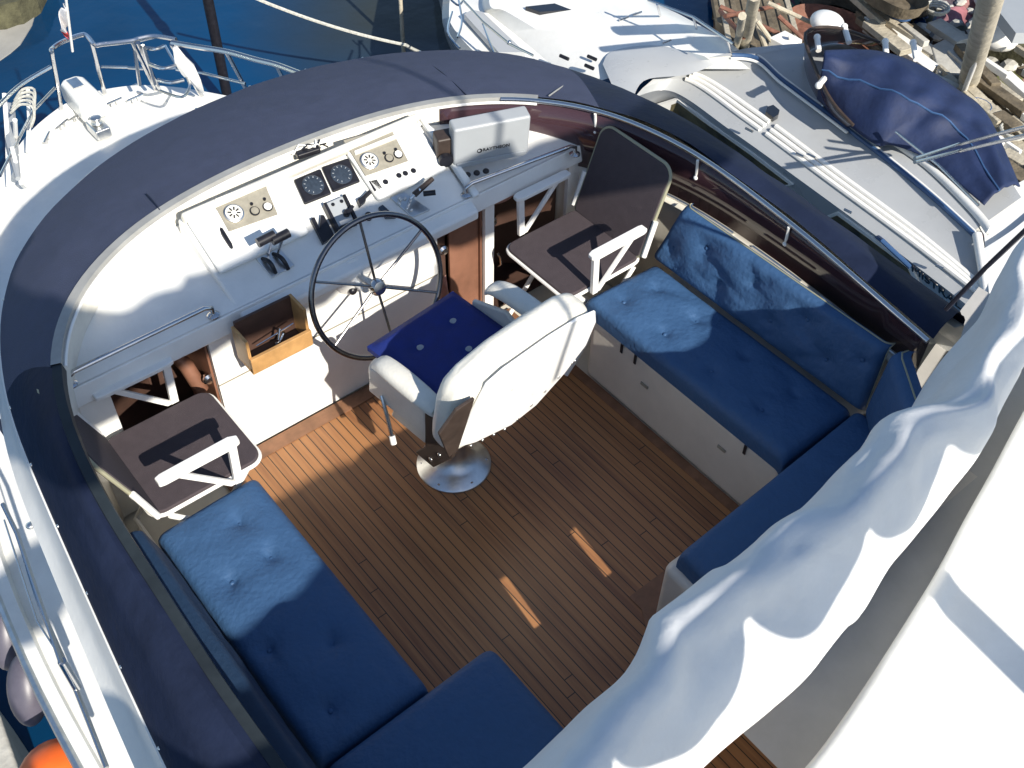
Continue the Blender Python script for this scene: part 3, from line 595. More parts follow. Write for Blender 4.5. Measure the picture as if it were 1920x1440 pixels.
for s in (-1,1):
    pts=[(s*.285,-.235,.70),(s*.29,-.19,.715),(s*.29,-.10,.72),(s*.288,0,.72),(s*.282,.07,.705),(s*.278,.10,.67)]
    b=B(); rows=[]
    for i,p in enumerate(curve([Vector(q) for q in pts],14)):
        t=i/14; k=math.sin(math.pi*min(1,max(.0,t*.86+.12)))**.35
        rows.append([p+Vector((.043*k*math.cos(a)*(abs(math.cos(a))**-.3 if abs(math.cos(a))>.1 else 1),0,.032*k*math.sin(a))) for a in [2*math.pi*j/16 for j in range(16)]])
    b.loft(rows,True,True).build('armrest','cream',hc,smooth=True)
    B().tube([(s*.285,-.33,.66),(s*.285,-.22,.685),(s*.287,-.12,.69)],.010,8).build('armrest_bracket','steel',hc,smooth=True)
    B().prism([(-.15,.46),(.18,.46),(.16,.60),(-.02,.66),(-.14,.60)],s*.25,s*.27,'x').build('side_wing','cream',hc,bev=.008,seg=3)
    B().prism([(-.10,.36),(.10,.36),(.06,.47),(-.14,.47)],s*.20,s*.24,'x').build('under_seat_bracket','cream',hc,bev=.012,seg=3)
B().prism([(-.34,.66),(-.17,.64),(-.16,.44),(-.10,.36),(-.20,.36),(-.30,.50)],-.292,-.27,'x').build('back_bracket','leather',hc,bev=.004)
for p in ((-.31,.63),(-.255,.625),(-.28,.55),(-.24,.47),(-.19,.40)): B().sphere((-.294,p[0],p[1]),.004,.010,.010,8,6).build('bracket_stud','alu',hc,smooth=True)
B().tube([(-.27,.10,.50),(-.285,.06,.44),(-.30,.02,.36)],.008,8).build('height_lever','steel',hc,smooth=True)
B().tube([(-.30,.02,.36),(-.306,.005,.33)],.012,10).build('lever_grip','white',hc,smooth=True)
B().sphere((.235,-.11,.60),.03,.04,.03).build('leather_patch','pink',hc,smooth=True)
# ---------------------------------------------------------------- folding chairs (facing +x in their own frame)
def deck_chair(label,loc,rz):
    t=thing('folding_chair',label,'deck chair',loc,rz,'white framed deck chairs with brown fabric')
    def seatf(u,v):
        x=-.21+.42*u; y=-.205+.41*v; k=min(u,1-u,v,1-v)
        return Vector((x,y,.487-.010*(1-(2*v-1)**2)+.012*u))
    rr=.05; out=[]
    for cx,cy,a0 in ((.21-rr,.205-rr,0),(-.21+rr,.205-rr,90),(-.21+rr,-.205+rr,180),(.21-rr,-.205+rr,270)):
        for k in range(7): a=R(a0+15*k); out.append((cx+rr*math.cos(a),cy+rr*math.sin(a)))
    B().prism(out,.468,.490).build('seat','brownfab',t,bev=.006)
    B().tube([(x*1.01,y*1.01,.470) for x,y in out],.0085,8,closed=True).build('seat_frame','white',t,smooth=True)
    bm_=Matrix.Translation((-.215,0,.49))@Matrix.Rotation(R(-64),4,'Y')   # back plane: local x runs up the back
    bo=[]
    H=.415; rr=.06
    for cx,cy,a0 in ((H-rr,.205-rr,0),(.0+.02,.205-.02,90),(.0+.02,-.205+.02,180),(H-rr,-.205+rr,270)):
        q=rr if cx>.3 else .02
        for k in range(7): a=R(a0+15*k); bo.append((cx+q*math.cos(a),cy+q*math.sin(a)))
    flip=Matrix.Rotation(math.pi,4,'Z')
    mt=Matrix.Translation((-.195,0,.485))@Matrix.Rotation(R(-109),4,'Y')
    B().prism(bo,-.011,.011,mt=mt).build('backrest','brownfab',t,bev=.006)
    B().tube([mt@Vector((x*1.005,y*1.01,.0)) for x,y in bo],.0075,8,closed=True).build('back_frame','pipe',t,smooth=True)
    for s in (-1,1):
        y=s*.235
        B().prism([(-.17,y-.020),(-.15,y-.024),(.10,y-.026),(.125,y-.018),(.128,y+.010),(.10,y+.022),(-.15,y+.020),(-.17,y+.014)],.665,.685).build('armrest','white',t,bev=.005,seg=3)
        B().prism([(.085,.667),(.115,.667),(.105,.47),(.075,.47)],y-.010,y+.010,'y').build('arm_strut','white',t,bev=.003)
        B().prism([(-.12,.667),(-.09,.667),(.09,.47),(.06,.47)],y-.007,y+.007,'y').build('arm_strut','white',t,bev=.003)
        B().tube([(-.25,y*.93,.66),(-.20,y*.95,.50)],.012,8).build('back_hinge','white',t,smooth=True)
        B().tube([(-.16,y*.9,.46),(.19,y*.9,.02)],.011,8).build('leg','white',t,smooth=True)
        B().tube([(.15,y*.82,.46),(-.20,y*.82,.02)],.011,8).build('leg','white',t,smooth=True)
    B().tube([(.19,-.21,.03),(.19,.21,.03)],.010,8).build('stretcher','white',t,smooth=True); B().tube([(-.20,-.19,.03),(-.20,.19,.03)],.010,8).build('stretcher','white',t,smooth=True)
    return t
deck_chair('white framed brown folding chair on the port side, beside the port bench',(.672,2.59,0),0)
deck_chair('white framed brown folding chair on the starboard side, ahead of the starboard bench',(2.475,2.545,0),R(180))
# ---------------------------------------------------------------- rolled bimini in white cover
RC=[(-.1,.70),(.3,.70),(.75,.70),(1.2,.705),(1.5,.715),(1.8,.75),(2.1,.785),(2.45,.835),(2.82,.925),(3.1,.99),(3.5,1.09),(3.9,1.18)]
WY=[(-.1,1),(1.2,1),(1.8,1),(2.1,.92),(2.45,.86),(2.82,.78),(3.5,.66),(3.9,.6)]
def wyf(x):
    for (a,b_),(c,d) in zip(WY[:-1],WY[1:]):
        if x<=c: return b_+(d-b_)*(x-a)/(c-a)
    return .6
PR=[(-.10,-.23),(-.145,-.17),(-.155,-.06),(-.14,.07),(-.10,.17),(-.04,.225),(.02,.20),(.07,.11),(.105,.0),(.135,-.10),(.155,-.19),(.15,-.215),(.10,-.235),(0,-.24)]
roll=thing('rolled_bimini','bulky white canvas roll of folded sun awning lying across the aft end of the flybridge','awning roll')
rows=[]; NX=230; prc=curve([Vector((a,b_,0)) for a,b_ in PR]+[Vector((*PR[0],0))],56)[:-1]
for i in range(NX+1):
    t=i/NX; c=interp([Vector((x,y,.95)) for x,y in RC],t)
    wy=wyf(c.x); tri=max(0,min(1,.5+1.25*nz((c.x,0,0),1.75,4)+.45*nz((c.x,0,0),4.1,9)))   # gathers between the lashings, 0..1
    row=[]
    for k,q in enumerate(prc):
        a=k/len(prc); top=max(0,min(1,(q.y+.12)/.30)); top=top*top*(3-2*top)
        s_=1+.07*nz((c.x,a*2,0),2.6,1)
        dy=q.x*s_*wy+top*top*(tri-.5)*.17*wy+.020*nz((c.x,a*3,1),3.4,2)
        dz=q.y*s_+top*(.045*nz((c.x,0,3),2.4,6)-.02*(tri-.5))+.018*nz((c.x*1.2,a*4,5),4.2,3)+.003*nz((c.x*2,a*9,2),7,9)-.012*(1-abs(nz((c.x*1.1+a*1.6,a*1.8-c.x*.4,1),1.9,12)))**5-(.13*max(0,min(1,(-q.y-.12)/.08))*max(0,min(1,abs(c.x-1.40)/.12-2.9)))
        fold=.008*max(0,math.sin(c.x*5+a*11+3*nz((c.x,a,0),2)))**3
        row.append(Vector((c.x,c.y+dy,c.z+.02+dz-fold)))
    rows.append(row)
B().loft(rows,True,True).build('roll_body','coverwhite',roll,smooth=True,ang=180)
B().tube([(-.1,.80,.70),(1.2,.80,.70),(2.3,.92,.74),(3.6,1.15,.95)],.014,8).build('awning_hoop','alu',roll,smooth=True)
# added slotted board for floor sun slits, aft coaming, raised boat deck with rolled lip
g=B(); xs=[(1.0,1.31),(1.345,1.66),(1.695,1.76)]
for x0,x1 in xs: g.box(x0,x1,.86,.88,0,.64)
for x0,x1 in ((1.31,1.345),(1.66,1.695)): g.box(x0,x1,.86,.88,0,.40).box(x0,x1,.86,.88,.615,.64)
tag(g.build('slit_board','locker'),'unseen pale slotted board added under the white roll to shape two sun slits on the floor','light blocker')
LIP=[P(1440,1530,.62),P(1530,1440,.62),P(1610,1330,.62),P(1700,1190,.62),P(1770,1075,.62),P(1820,980,.62),P(1870,890,.62),P(1920,795,.62),P(1990,670,.62),P(2060,560,.62)]
lipc=curve(LIP,60)
MT['aftgrey']=mat('aft_walkway_grey',(.45,.44,.42),.5,var=.08,vscale=6)
B().loft([[p+Vector((0,.45,-.26)) for p in lipc[8:]],[p+Vector((0,.02,-.26)) for p in lipc[8:]]]).build('aft_coaming','aftgrey',yacht)
B().box(1.97,2.08,-1.03,-.97,.6,1.72).build('shadow_post','gel',yacht,bev=.01)  # post added aft to throw a shadow streak across the boat deck
B().loft([[p+Vector((0,.02,-.27)) for p in lipc],[p+Vector((0,.015,-.03)) for p in lipc],[p+Vector((0,.022,-.005)) for p in lipc],[p+Vector((0,.01,.012)) for p in lipc],[p+Vector((0,-.015,.016)) for p in lipc],[p+Vector((0,-.04,.004)) for p in lipc],[p+Vector((0,-.07,-.004)) for p in lipc],[p+Vector((0,-1.8,-.01)) for p in lipc]]).build('boat_deck','gel',yacht,smooth=True,ang=60)
q=P(1852,1000,.5)
B().tube([P(1858,1012,.52),P(1846,1022,.5),P(1834,1012,.47),P(1826,995,.45),P(1832,985,.47),P(1852,988,.52),P(1864,990,.55)],.006,8).build('wire_hoop','steel',yacht,smooth=True)
B().tube([P(1810,1068,.50),P(1822,1050,.53)],.014,8).build('deck_fitting','black',yacht,smooth=True)
# ---------------------------------------------------------------- unseen arch added behind the camera, beam outline shaped to shade the dash
arch=thing('shade_arch','white arch added behind the viewer to cast shade on the dash and the roll','shade caster')
rows=[]
for i in range(140):
    x=-1.0+5.3*i/139; top=3.50+.035*nz((x,0,0),3.2,1)+.03*nz((x,0,0),7,2)-(.08 if x>1.95 else 0); 
    if .5<x<.95: top+=.04
    top+=.30*math.exp(-((x+.03)/.17)**2)*(1 if abs(x-.0)>.035 else .8)
    BT=[(-2,2.45),(.3,2.46),(.69,2.55),(1.08,2.50),(1.24,2.58),(1.39,2.57),(1.6,2.54),(1.75,2.43),(1.97,2.42),(6,2.42)]; u_=x+.102
    for (a_,wa),(b_,wb_) in zip(BT[:-1],BT[1:]):
        if a_<=u_<=b_: bot=wa+(wb_-wa)*(u_-a_)/(b_-a_)+.70; break
    rows.append([Vector((x,-1.06,bot)),Vector((x,-.98,bot-.01)),Vector((x,-.94,(bot+top)/2)),Vector((x,-.98,top)),Vector((x,-1.06,top)),Vector((x,-1.1,(bot+top)/2))])
B().loft(rows,True,True).build('shade_beam','coverwhite',arch,smooth=True)
rows=[]
for i in range(260):
    x=-.6+4.9*i/259; u_=x+.12; ph=(u_+.10*nz((u_,0,0),1.9,21))/.47+.35; lobe=abs(math.sin(math.pi*ph))**.55; k=.5+.5*nz((math.floor(ph),3,1),1.7,5)
    bot=1.64-(.14+.16*k)*lobe+.012*nz((x,0,0),9,3)+.70; top=1.70+.05*nz((x,0,0),2.3,31)+.02*nz((x,0,0),6,33)+.70
    rows.append([Vector((x,-1.05,bot)),Vector((x,-1.00,bot-.004)),Vector((x,-.97,(bot+top)/2)),Vector((x,-1.0,top)),Vector((x,-1.05,top)),Vector((x,-1.08,(bot+top)/2))])
B().loft(rows,True,True).build('shade_scallops','coverwhite',arch,smooth=True)  # added scalloped strip, lower edge shaped to cast shade lobes on the roll
for x in (-1.0,4.3): B().tube([(x,-1.02,3.2),(x+(.25 if x<0 else -.25),-1.3,1.5),(x+(.5 if x<0 else -.5),-1.7,.55)],.05,12).build('arch_leg','gel',arch,smooth=True)
B().tube([(1.88,-1.02,3.4),(1.88,-1.02,4.6)],.012,8).build('shadow_pole','white',arch,smooth=True)  # thin pole added to throw a shadow stripe down the plotter cover
B().tube([(1.52,-1.02,3.1),(1.52,-1.02,2.6)],.011,8).build('shadow_cord','rope',arch,smooth=True)  # cord added to throw a shadow line on the helm chair back
# ---------------------------------------------------------------- bow fittings
def rail(pts,r=.014,name='bow_rail',n=None): return B().tube(curve(pts,n or 8*len(pts)),r,8).build(name,'steel',yacht,smooth=True)
ZT=-.02
rail([P(-40,240,ZT),P(0,195,ZT),P(40,158,ZT),P(95,125,ZT)],.012)
rail([P(116,214,-.6),P(106,150,-.3),P(97,100,ZT),P(100,90,ZT),P(118,78,ZT),P(150,66,ZT),P(163,67,ZT),P(178,84,ZT),P(192,83,ZT),P(245,77,ZT),P(262,72,ZT),P(290,68,ZT),P(330,74,ZT)],.014)
rail([P(322,80,ZT),P(370,88,ZT),P(425,97,ZT),P(480,112,ZT),P(520,122,ZT),P(575,142,ZT),P(640,160,ZT)],.017)
def post(a,b_,za=-.6,zb=ZT,r=.013,name='rail_stanchion'): return B().tube([P(*a,za),P(*b_,zb)],r,8).build(name,'steel',yacht,smooth=True)
post((198,182),(172,80)); post((295,175),(247,78),r=.012); post((303,176),(258,80),r=.012); post((382,186),(322,82),r=.016); post((460,165),(425,98),-.35); post((530,146),(518,122),-.2)
for a,b_ in (((190,125),(240,126)),((240,127),(268,129)),((300,128),(330,127)),((330,130),(380,137)),((380,137),(460,157)),((62,208),(103,165)),((0,330),(62,208))):
    B().tube([P(*a,-.28),P(*b_,-.28)],.009,8).build('mid_rail','steel',yacht,smooth=True)
# windlass, bow roller housing, cleats
bow=P(150,175,-.5)
hx=frame(P(160,200,-.56),(1,0,0),(0,1,0))
B().prism([(-.09,-.20),(.09,-.20),(.085,.12),(.05,.17),(-.05,.17),(-.085,.12)],0,.14,mt=hx).build('bow_roller_housing','gel',yacht,bev=.03,seg=4)
B().box(-.035,.035,.0,.12,.1405,.150,mt=hx).build('hawse_plate','alu',yacht,bev=.003)
B().box(-.05,.05,-.08,.08,0,.07,mt=Matrix.Translation(P(188,250,-.58))).lathe([(.03,.07),(.04,.075),(.025,.1),(.04,.12),(.01,.125)],16,c=P(188,250,-.58)).build('windlass','alu',yacht,bev=.012,seg=3)
B().tube([P(180,232,-.57),P(160,228,-.56),P(148,212,-.54),P(142,195,-.50)],.007,6).build('anchor_chain','steel',yacht)
for (x,y,a) in ((90,265,.9),(255,190,.1),(245,172,.2),(145,224,.4),(118,240,.5),(215,197,.1)):
    p=P(x,y,-.60); mt=Matrix.Translation(p)@Matrix.Rotation(a,4,'Z')
    B().tube([(-.06,0,.03),(.06,0,.03)],.008,8,mt=mt).tube([(-.02,0,0),(-.02,0,.03)],.008,8,mt=mt).tube([(.02,0,0),(.02,0,.03)],.008,8,mt=mt).build('deck_cleat','steel',yacht,smooth=True)
# navigation light and small fittings on port flank
p=P(22,812,.35); B().prism([(-.03,-.05),(.03,-.05),(.04,0),(.03,.05),(-.03,.05)],0,.05,mt=Matrix.Translation(p)).build('navigation_light','purple',yacht,bev=.012,seg=3)
B().sphere(P(57,985,.36),.016,.016,.010).build('deck_filler','alu',yacht,smooth=True)
B().sphere(P(86,967,.42),.008,.008,.008).build('rail_socket','alu',yacht,smooth=True)
gr=[P(182,1162,.40),P(215,1220,.40),P(260,1300,.40),P(330,1430,.40),P(345,1455,.40)]
B().tube(gr,.008,6).build('vent_slot','black',yacht)
B().tube([P(x,y,-.15) for x,y in ((5,945),(32,1000),(62,1090),(115,1245))],.009,8).build('side_rail','steel',yacht,smooth=True)
B().tube([P(x,y,-.15) for x,y in ((8,975),(45,1090),(70,1165),(118,1240))],.004,6).build('side_wire','steel',yacht,smooth=True)
B().tube([P(x,y,-.35) for x,y in ((48,1050),(80,1150),(125,1250),(165,1350),(200,1440))],.010,8).build('side_rail','steel',yacht,smooth=True)
B().lathe([(.018,-.2),(.016,.0)],10,c=P(116,1240,-.15)).build('rail_stanchion','steel',yacht,smooth=True)
# ---------------------------------------------------------------- loose things on the bow
lad=thing('boarding_ladder','folded steel boarding ladder lashed upright to the starboard bow rail','ladder')
for a,b_ in (((262,160),(250,78)),((290,158),(268,84))): B().tube([P(*a,-.35),P(*b_,-.05)],.012,8).build('ladder_rail','steel',lad,smooth=True)
for pts in ([(266,88),(290,92),(308,86)],[(280,120),(305,128),(330,122)],[(295,150),(318,155),(345,150)],[(262,76),(300,68),(330,76)]):
    B().tube(curve([P(x,y,-.12) for x,y in pts],8),.011,8).build('ladder_rung','steel',lad,smooth=True)
B().tube(curve([P(x,y,-.2) for x,y in ((300,170),(340,182),(355,165),(352,148),(330,120),(310,86))],20),.009,8).build('ladder_hoop','steel',lad,smooth=True)
fg=B(); 
fg.tube([P(328,88,ZT),P(338,112,-.1),P(352,130,-.16),P(366,150,-.25),P(380,172,-.4)],[.015,.04,.05,.035,.01],8)
tag(fg.build('furled_ensign','white',smooth=True),'slim white furled bundle strapped against a bow rail stanchion','bundle')
fs=thing('bow_flag','small limp white and red flag on a thin staff at the bow','flag')
fa=P(136,96,-.1); 
B().tube([fa,P(124,0,.35),P(122,-60,.6)],.008,8).build('flag_staff','white',fs,smooth=True)
def flagf(u,v):
    a=P(124,8,.30); c=P(128,66,.02); p=a.lerp(c,v); return p+Vector((-.055*u*math.sin(math.pi*(.15+.8*v)),.03*math.sin(u*7+v*9),-.02*u))
B().grid(flagf,12,16).build('flag_cloth','flag',fs,smooth=True,solid=.003)
B().grid(lambda u,v: flagf(.4+.6*u,.75+.25*v)+Vector((0,-.004,.0)),6,6).build('flag_stripe','red',fs,smooth=True,solid=.004)
# coiled gear at port bow rail
gear=thing('fender_rack','steel fender rack with a rope coil clipped to the port bow rail','fender rack')
for pts in ([(8,175),(14,260),(16,350)],[(52,165),(55,220),(52,285)],[(28,225),(30,260),(32,290)]):
    B().tube([P(x,y,-.1-.2*i) for i,(x,y) in enumerate(pts)],.013,8).build('rack_upright','white',gear,smooth=True)
B().tube([P(x,y,-.3) for x,y in ((18,200),(22,270),(34,335))],[.03,.035,.015],8).build('stowed_fender','lightgrey',gear,smooth=True)
for k in range(5):
    B().tube(curve([P(20+2*k,212-6*k,-.1),P(38+k,196-7*k,-.1),P(60+k,200-8*k,-.1),P(64,220-4*k,-.15),P(58,238,-.2)],16),.008,6).build('rope_coil','rope',gear,smooth=True)
B().tube([P(22,275,-.2),P(40,345,-.4),P(46,352,-.45),P(34,290,-.3)],.012,8).build('rack_brace','white',gear,smooth=True)
# ---------------------------------------------------------------- poles, ropes, fenders around the hull
pp=P(432,210,-2.2); pile=thing('mooring_pile','slim dark mooring pole with a pale collar standing in the water off the bow','mooring pole',pp)
B().lathe([(.045,-1.0),(.045,2.2),(.04,3.6)],14).build('pole_shaft','black',pile,smooth=True)
B().lathe([(.055,0),(.058,.05),(.055,.09)],14,c=(0,0,1.15)).build('pole_collar','lightgrey',pile,smooth=True)
B().tube([(0,0,1.6),(.02,0,1.4),(-.01,0,1.2)],.02,6).build('pole_chain','lightgrey',pile,smooth=True)
pp2=P(757,100,-2.2); pile2=thing('thin_pole','thin pale vertical pole rising from the water beyond the canvas cover','pole',pp2)
B().lathe([(.02,-1),(.018,3.5)],10).build('pole_shaft','timber',pile2,smooth=True)
def sag(a,b_,s,n=20): 
    a=Vector(a); b_=Vector(b_); return [a.lerp(b_,i/n)-Vector((0,0,s*4*(i/n)*(1-i/n))) for i in range(n+1)]
tag(B().tube(sag(P(440,-20,-.8),P(760,84,-1.4),.05),.014,6).build('mooring_rope','rope'),'pale grey mooring rope slanting over the dark water to the thin pole','rope')
tag(B().tube(sag(P(760,84,-1.4),P(840,110,-1.8),.03),.014,6).build('mooring_rope','rope'),'short tail of mooring rope between the thin pole and the white cruiser','rope')
tag(B().tube([P(1774,580,1.05),P(1850,500,1.3),P(1930,425,1.6)],.008,8).build('awning_strap','wire',smooth=True),'thin black strap running from the starboard rim up over the white roll','strap')
for k,(x,y) in enumerate(((12,1190),(52,1292))):
    f=B().sphere((0,0,0),.085,.085,.17,20,14,mt=Matrix.Translation(P(x,y,-1.0))@Matrix.Rotation(R(25),4,'Y')@Matrix.Rotation(R(-35),4,'X')).build('fender','purple',smooth=True)
    tag(f,['purple grey fender hanging between the hull and quay, the upper one','purple grey fender hanging nearest the orange buoy'][k],'fender','fenders along the port side')
f=B().sphere((0,0,0),.17,.17,.17,24,16,mt=Matrix.Translation(P(112,1462,-1.0))).build('mooring_buoy','orange',smooth=True); tag(f,'round orange mooring buoy floating by the port side','buoy')
quay=[(P(-300,1180,-1.5)),(P(-60,1250,-1.5)),(P(0,1340,-1.5)),(P(55,1500,-1.5)),(P(-300,1600,-1.5))]
tag(B().prism([(q.x,q.y) for q in quay],-2.4,-1.5).build('quay_pontoon','concrete',bev=.02),'pale concrete pontoon along the port side of the yacht','pontoon')
dq=[P(-20,1240,-1.49),P(60,1440,-1.49),P(110,1440,-1.49),P(60,1330,-1.49),P(10,1220,-1.49)]

# ================================================================ NEIGHBOUR: grey cruiser
gb=thing('grey_cruiser','silver grey sports cruiser with a navy cockpit canopy moored alongside to starboard','cruiser')
def row(pts,z,n=48): return curve([P(x,y,z) for x,y in pts],n)
G0=[(1140,300),(1260,330),(1400,420),(1540,520),(1700,640),(1860,760)]
G1=[(1190,182),(1262,172),(1375,248),(1520,352),(1680,470),(1852,602)]
G2=[(1205,165),(1284,150),(1400,228),(1552,340),(1705,452),(1846,560)]
G3=[(1225,148),(1305,135),(1425,208),(1572,318),(1722,430),(1845,535)]
G4=[(1262,122),(1345,108),(1455,175),(1590,275),(1730,385),(1838,480)]
G5=[(1300,112),(1408,108),(1470,155),(1600,252),(1735,360),(1834,450)]
G6=[(1330,108),(1440,104),(1530,150),(1640,245),(1740,345),(1830,430)]
G7=[(1400,90),(1560,80),(1640,110),(1750,190),(1850,280),(1915,370)]
B().loft([row(G0,-2.25),row(G1,-1.12),row(G2,-1.06)]).build('hull','grey',gb,smooth=True)
B().loft([row(G2,-1.06),row(G3,-1.035),row(G4,-1.01),row(G5,-.965),row(G6,-.945),row(G7,-.94)]).build('deck','grey',gb,smooth=True,ang=60)
def off2(pts,dz): return [(x,y) for x,y in pts]
for k,f in enumerate((0.10,.45,.8)):
    pts=[P(a[0]*(1-f)+c[0]*f,a[1]*(1-f)+c[1]*f,-1.06+.025*f+.008) for a,c in zip(G2,G3)]
    cc=curve(pts,60)
    B().tube(cc[12:27],.019,8).build('rubbing_strake','white',gb,smooth=True); B().tube(cc[27:60],.019,8).build('rubbing_strake','white',gb,smooth=True)
cc=row(G5,-.965,60)
B().tube([p+Vector((0,0,.01)) for p in cc[8:]],.018,8).build('coachroof_groove','stripe',gb,smooth=True)
B().tube([p+Vector((-.045,-.03,.012)) for p in cc[8:36]],.011,8).build('coachroof_bead','white',gb,smooth=True)
B().tube([p+Vector((.03,.03,.014)) for p in cc[14:34]],.010,8).build('coachroof_bead','white',gb,smooth=True)
B().tube([p+Vector((.03,.03,.014)) for p in cc[38:60]],.010,8).build('coachroof_bead','white',gb,smooth=True)
def patch(pts,z,name,m,th=.01,parent=gb,bev=.002,z2=None):
    q=[P(x,y,z) for x,y in pts]; return B().prism([(v.x,v.y) for v in q],z-th,z,'z').build(name,m,parent,bev=bev)
patch([(1438,200),(1450,196),(1462,206),(1460,214),(1450,220),(1436,209)],-.985,'deck_hatch','windowglass',.04)
# hull windows on the flared side
def hullpt(x,y):
    # interpolate depth: find z such that the point lies between rows G1 (z -1.12) and G0 (z -2.25)
    import bisect
    best=None
    r1=HG1; r0=HG0
    d=ray((x,y)); c0=Vector((0,0,HC))
    for i in range(len(r1)-1):
        a,b_,c_=r1[i],r1[i+1],r0[i]; n=(b_-a).cross(c_-a)
        if abs(n.dot(d))<1e-9: continue
        s=(a-c0).dot(n)/n.dot(d); q=c0+d*s; e=(b_-a); t=(q-a).dot(e)/e.dot(e)
        if -.02<=t<=1.02 and q.z<-1.05: 
            if best is None or abs(t-.5)<best[0]: best=(abs(t-.5),q)
    return best[1] if best else P(x,y,-1.4)
HG1=row(G1,-1.12); HG0=row(G0,-2.25)
def hullpatch(pts,name,m,lift,th=.01):
    q=[hullpt(*p) for p in pts]; n=(q[1]-q[0]).cross(q[-1]-q[0]).normalized()
    if n.dot(Vector((0,0,HC))-q[0])<0: n=-n
    top=[v+n*lift for v in q]; k=len(q)
    return B().add(top+[v-n*(th) for v in top],[tuple(range(k))]+[(i,(i+1)%k,k+(i+1)%k,k+i) for i in range(k)]).build(name,m,gb)
w1=[(1206,204),(1270,184),(1330,228),(1410,284),(1488,344),(1428,356),(1360,320),(1280,262)]
w1i=[(1214,207),(1270,190),(1330,234),(1408,289),(1478,342),(1427,350),(1362,316),(1284,262)]
hullpatch(w1,'hull_window_frame','white',.012,.02); hullpatch(w1i,'hull_window','darkglass',.018,.012)
w2=[(1530,412),(1572,396),(1640,445),(1712,500),(1740,560),(1640,520)]
w2i=[(1538,414),(1572,402),(1638,450),(1704,500),(1730,556),(1640,514)]
hullpatch(w2,'hull_window_frame','white',.012,.02); hullpatch(w2i,'hull_window','darkglass',.018,.012)
nH=(HG1[30]-HG1[25]).cross(HG0[25]-HG1[25]).normalized(); nH=nH if nH.dot(Vector((0,0,HC))-HG1[25])>0 else -nH
B().tube([hullpt(x,y)+nH*.022 for x,y in ((1486,307),(1540,350),(1600,398),(1660,448),(1712,497))],.016,8).build('hull_stripe','stripe',gb,smooth=True)
a0=hullpt(1722,508); a1=hullpt(1790,562); mid=hullpt(1757,536)
n=(HG1[30]-HG1[25]).cross(HG0[25]-HG1[25]).normalized()
if n.dot(Vector((0,0,HC))-mid)<0: n=-n
ex=(a1-a0).normalized(); text_mesh('MISTRAL',.11,gb,frame(mid+n*.012,ex,n.cross(ex)),'black',depth=.003)
# canopy
CB=[(1500,120),(1512,150),(1540,190),(1575,225),(1620,262),(1660,275),(1690,262)]
def can_fn(u,v):
    # u along the boat (0 fore .. 1 aft), v across (0 near .. 1 far)
    near=interp([P(1532,185,-.88),P(1570,218,-.88),P(1640,270,-.88),P(1672,272,-.88),P(1740,300,-.88),P(1845,385,-.88)],u)
    far=interp([P(1545,95,-.55),P(1640,95,-.6),P(1720,120,-.62),P(1790,165,-.7),P(1850,215,-.78),P(1912,350,-.88)],u)
    mid_=interp([P(1545,110,-.52),P(1630,130,-.50),P(1710,150,-.48),P(1785,190,-.54),P(1850,250,-.66),P(1880,340,-.74)],u)
    p=(near*(1-v)**2+mid_*2*v*(1-v)*1.0+far*v*v)
    p.z+=.05*math.sin(math.pi*v)*nz((u*3,v*2,0),2.2,4)+.012*math.sin(u*40)*v*(1-v)*3
    return p
B().grid(can_fn,60,36).build('cockpit_canopy','canopy',gb,smooth=True,ang=180,solid=.01)
B().tube([can_fn(u/20,.42)+Vector((0,0,.008)) for u in range(21)],.008,6).build('canopy_seam','stripe',gb,smooth=True)
# windscreen ahead of canopy
def wsf(u,v):
    b0=interp([P(1590,240,-.93),P(1545,200,-.93),P(1516,150,-.93),P(1512,100,-.93),P(1560,80,-.93),P(1640,85,-.93)],u)
    t0=interp([P(1600,235,-.80),P(1560,190,-.74),P(1530,130,-.68),P(1510,62,-.62),P(1570,52,-.62),P(1650,80,-.66)],u)
    return b0.lerp(t0,v)
B().grid(wsf,30,6).build('cruiser_windscreen','smoked',gb,smooth=True,solid=.01)
B().tube([wsf(i/20,1) for i in range(21)],.012,8).build('cruiser_windscreen_frame','leather',gb,smooth=True)
for a,b_ in (((1592,80),(1583,50)),((1662,108),(1660,78)),((1718,112),(1712,80)),((1545,148),(1535,160)),((1535,95),(1532,70))):
    B().tube([P(*a,-.66),P(*b_,-.62)],.022,8).sphere(P(*b_,-.62),.026,.026,.026).build('canopy_clip','white',gb,smooth=True)
patch([(1640,190),(1675,200),(1650,225),(1635,215)],-.2,'vent','windowglass') if False else None
B().sphere(P(1589,222,-.93),.03,.03,.02).build('deck_light','black',gb,smooth=True)
for x,y in ((1548,200),(1560,207),(1575,214),(1405,243),(1590,395),(1500,290),(1522,292),(1762,500)):
    B().tube([P(x-7,y-3,-.93 if y<215 else -1.02),P(x+7,y+4,-.93 if y<215 else -1.02)],.010,8).build('deck_cleat','steel',gb,smooth=True)
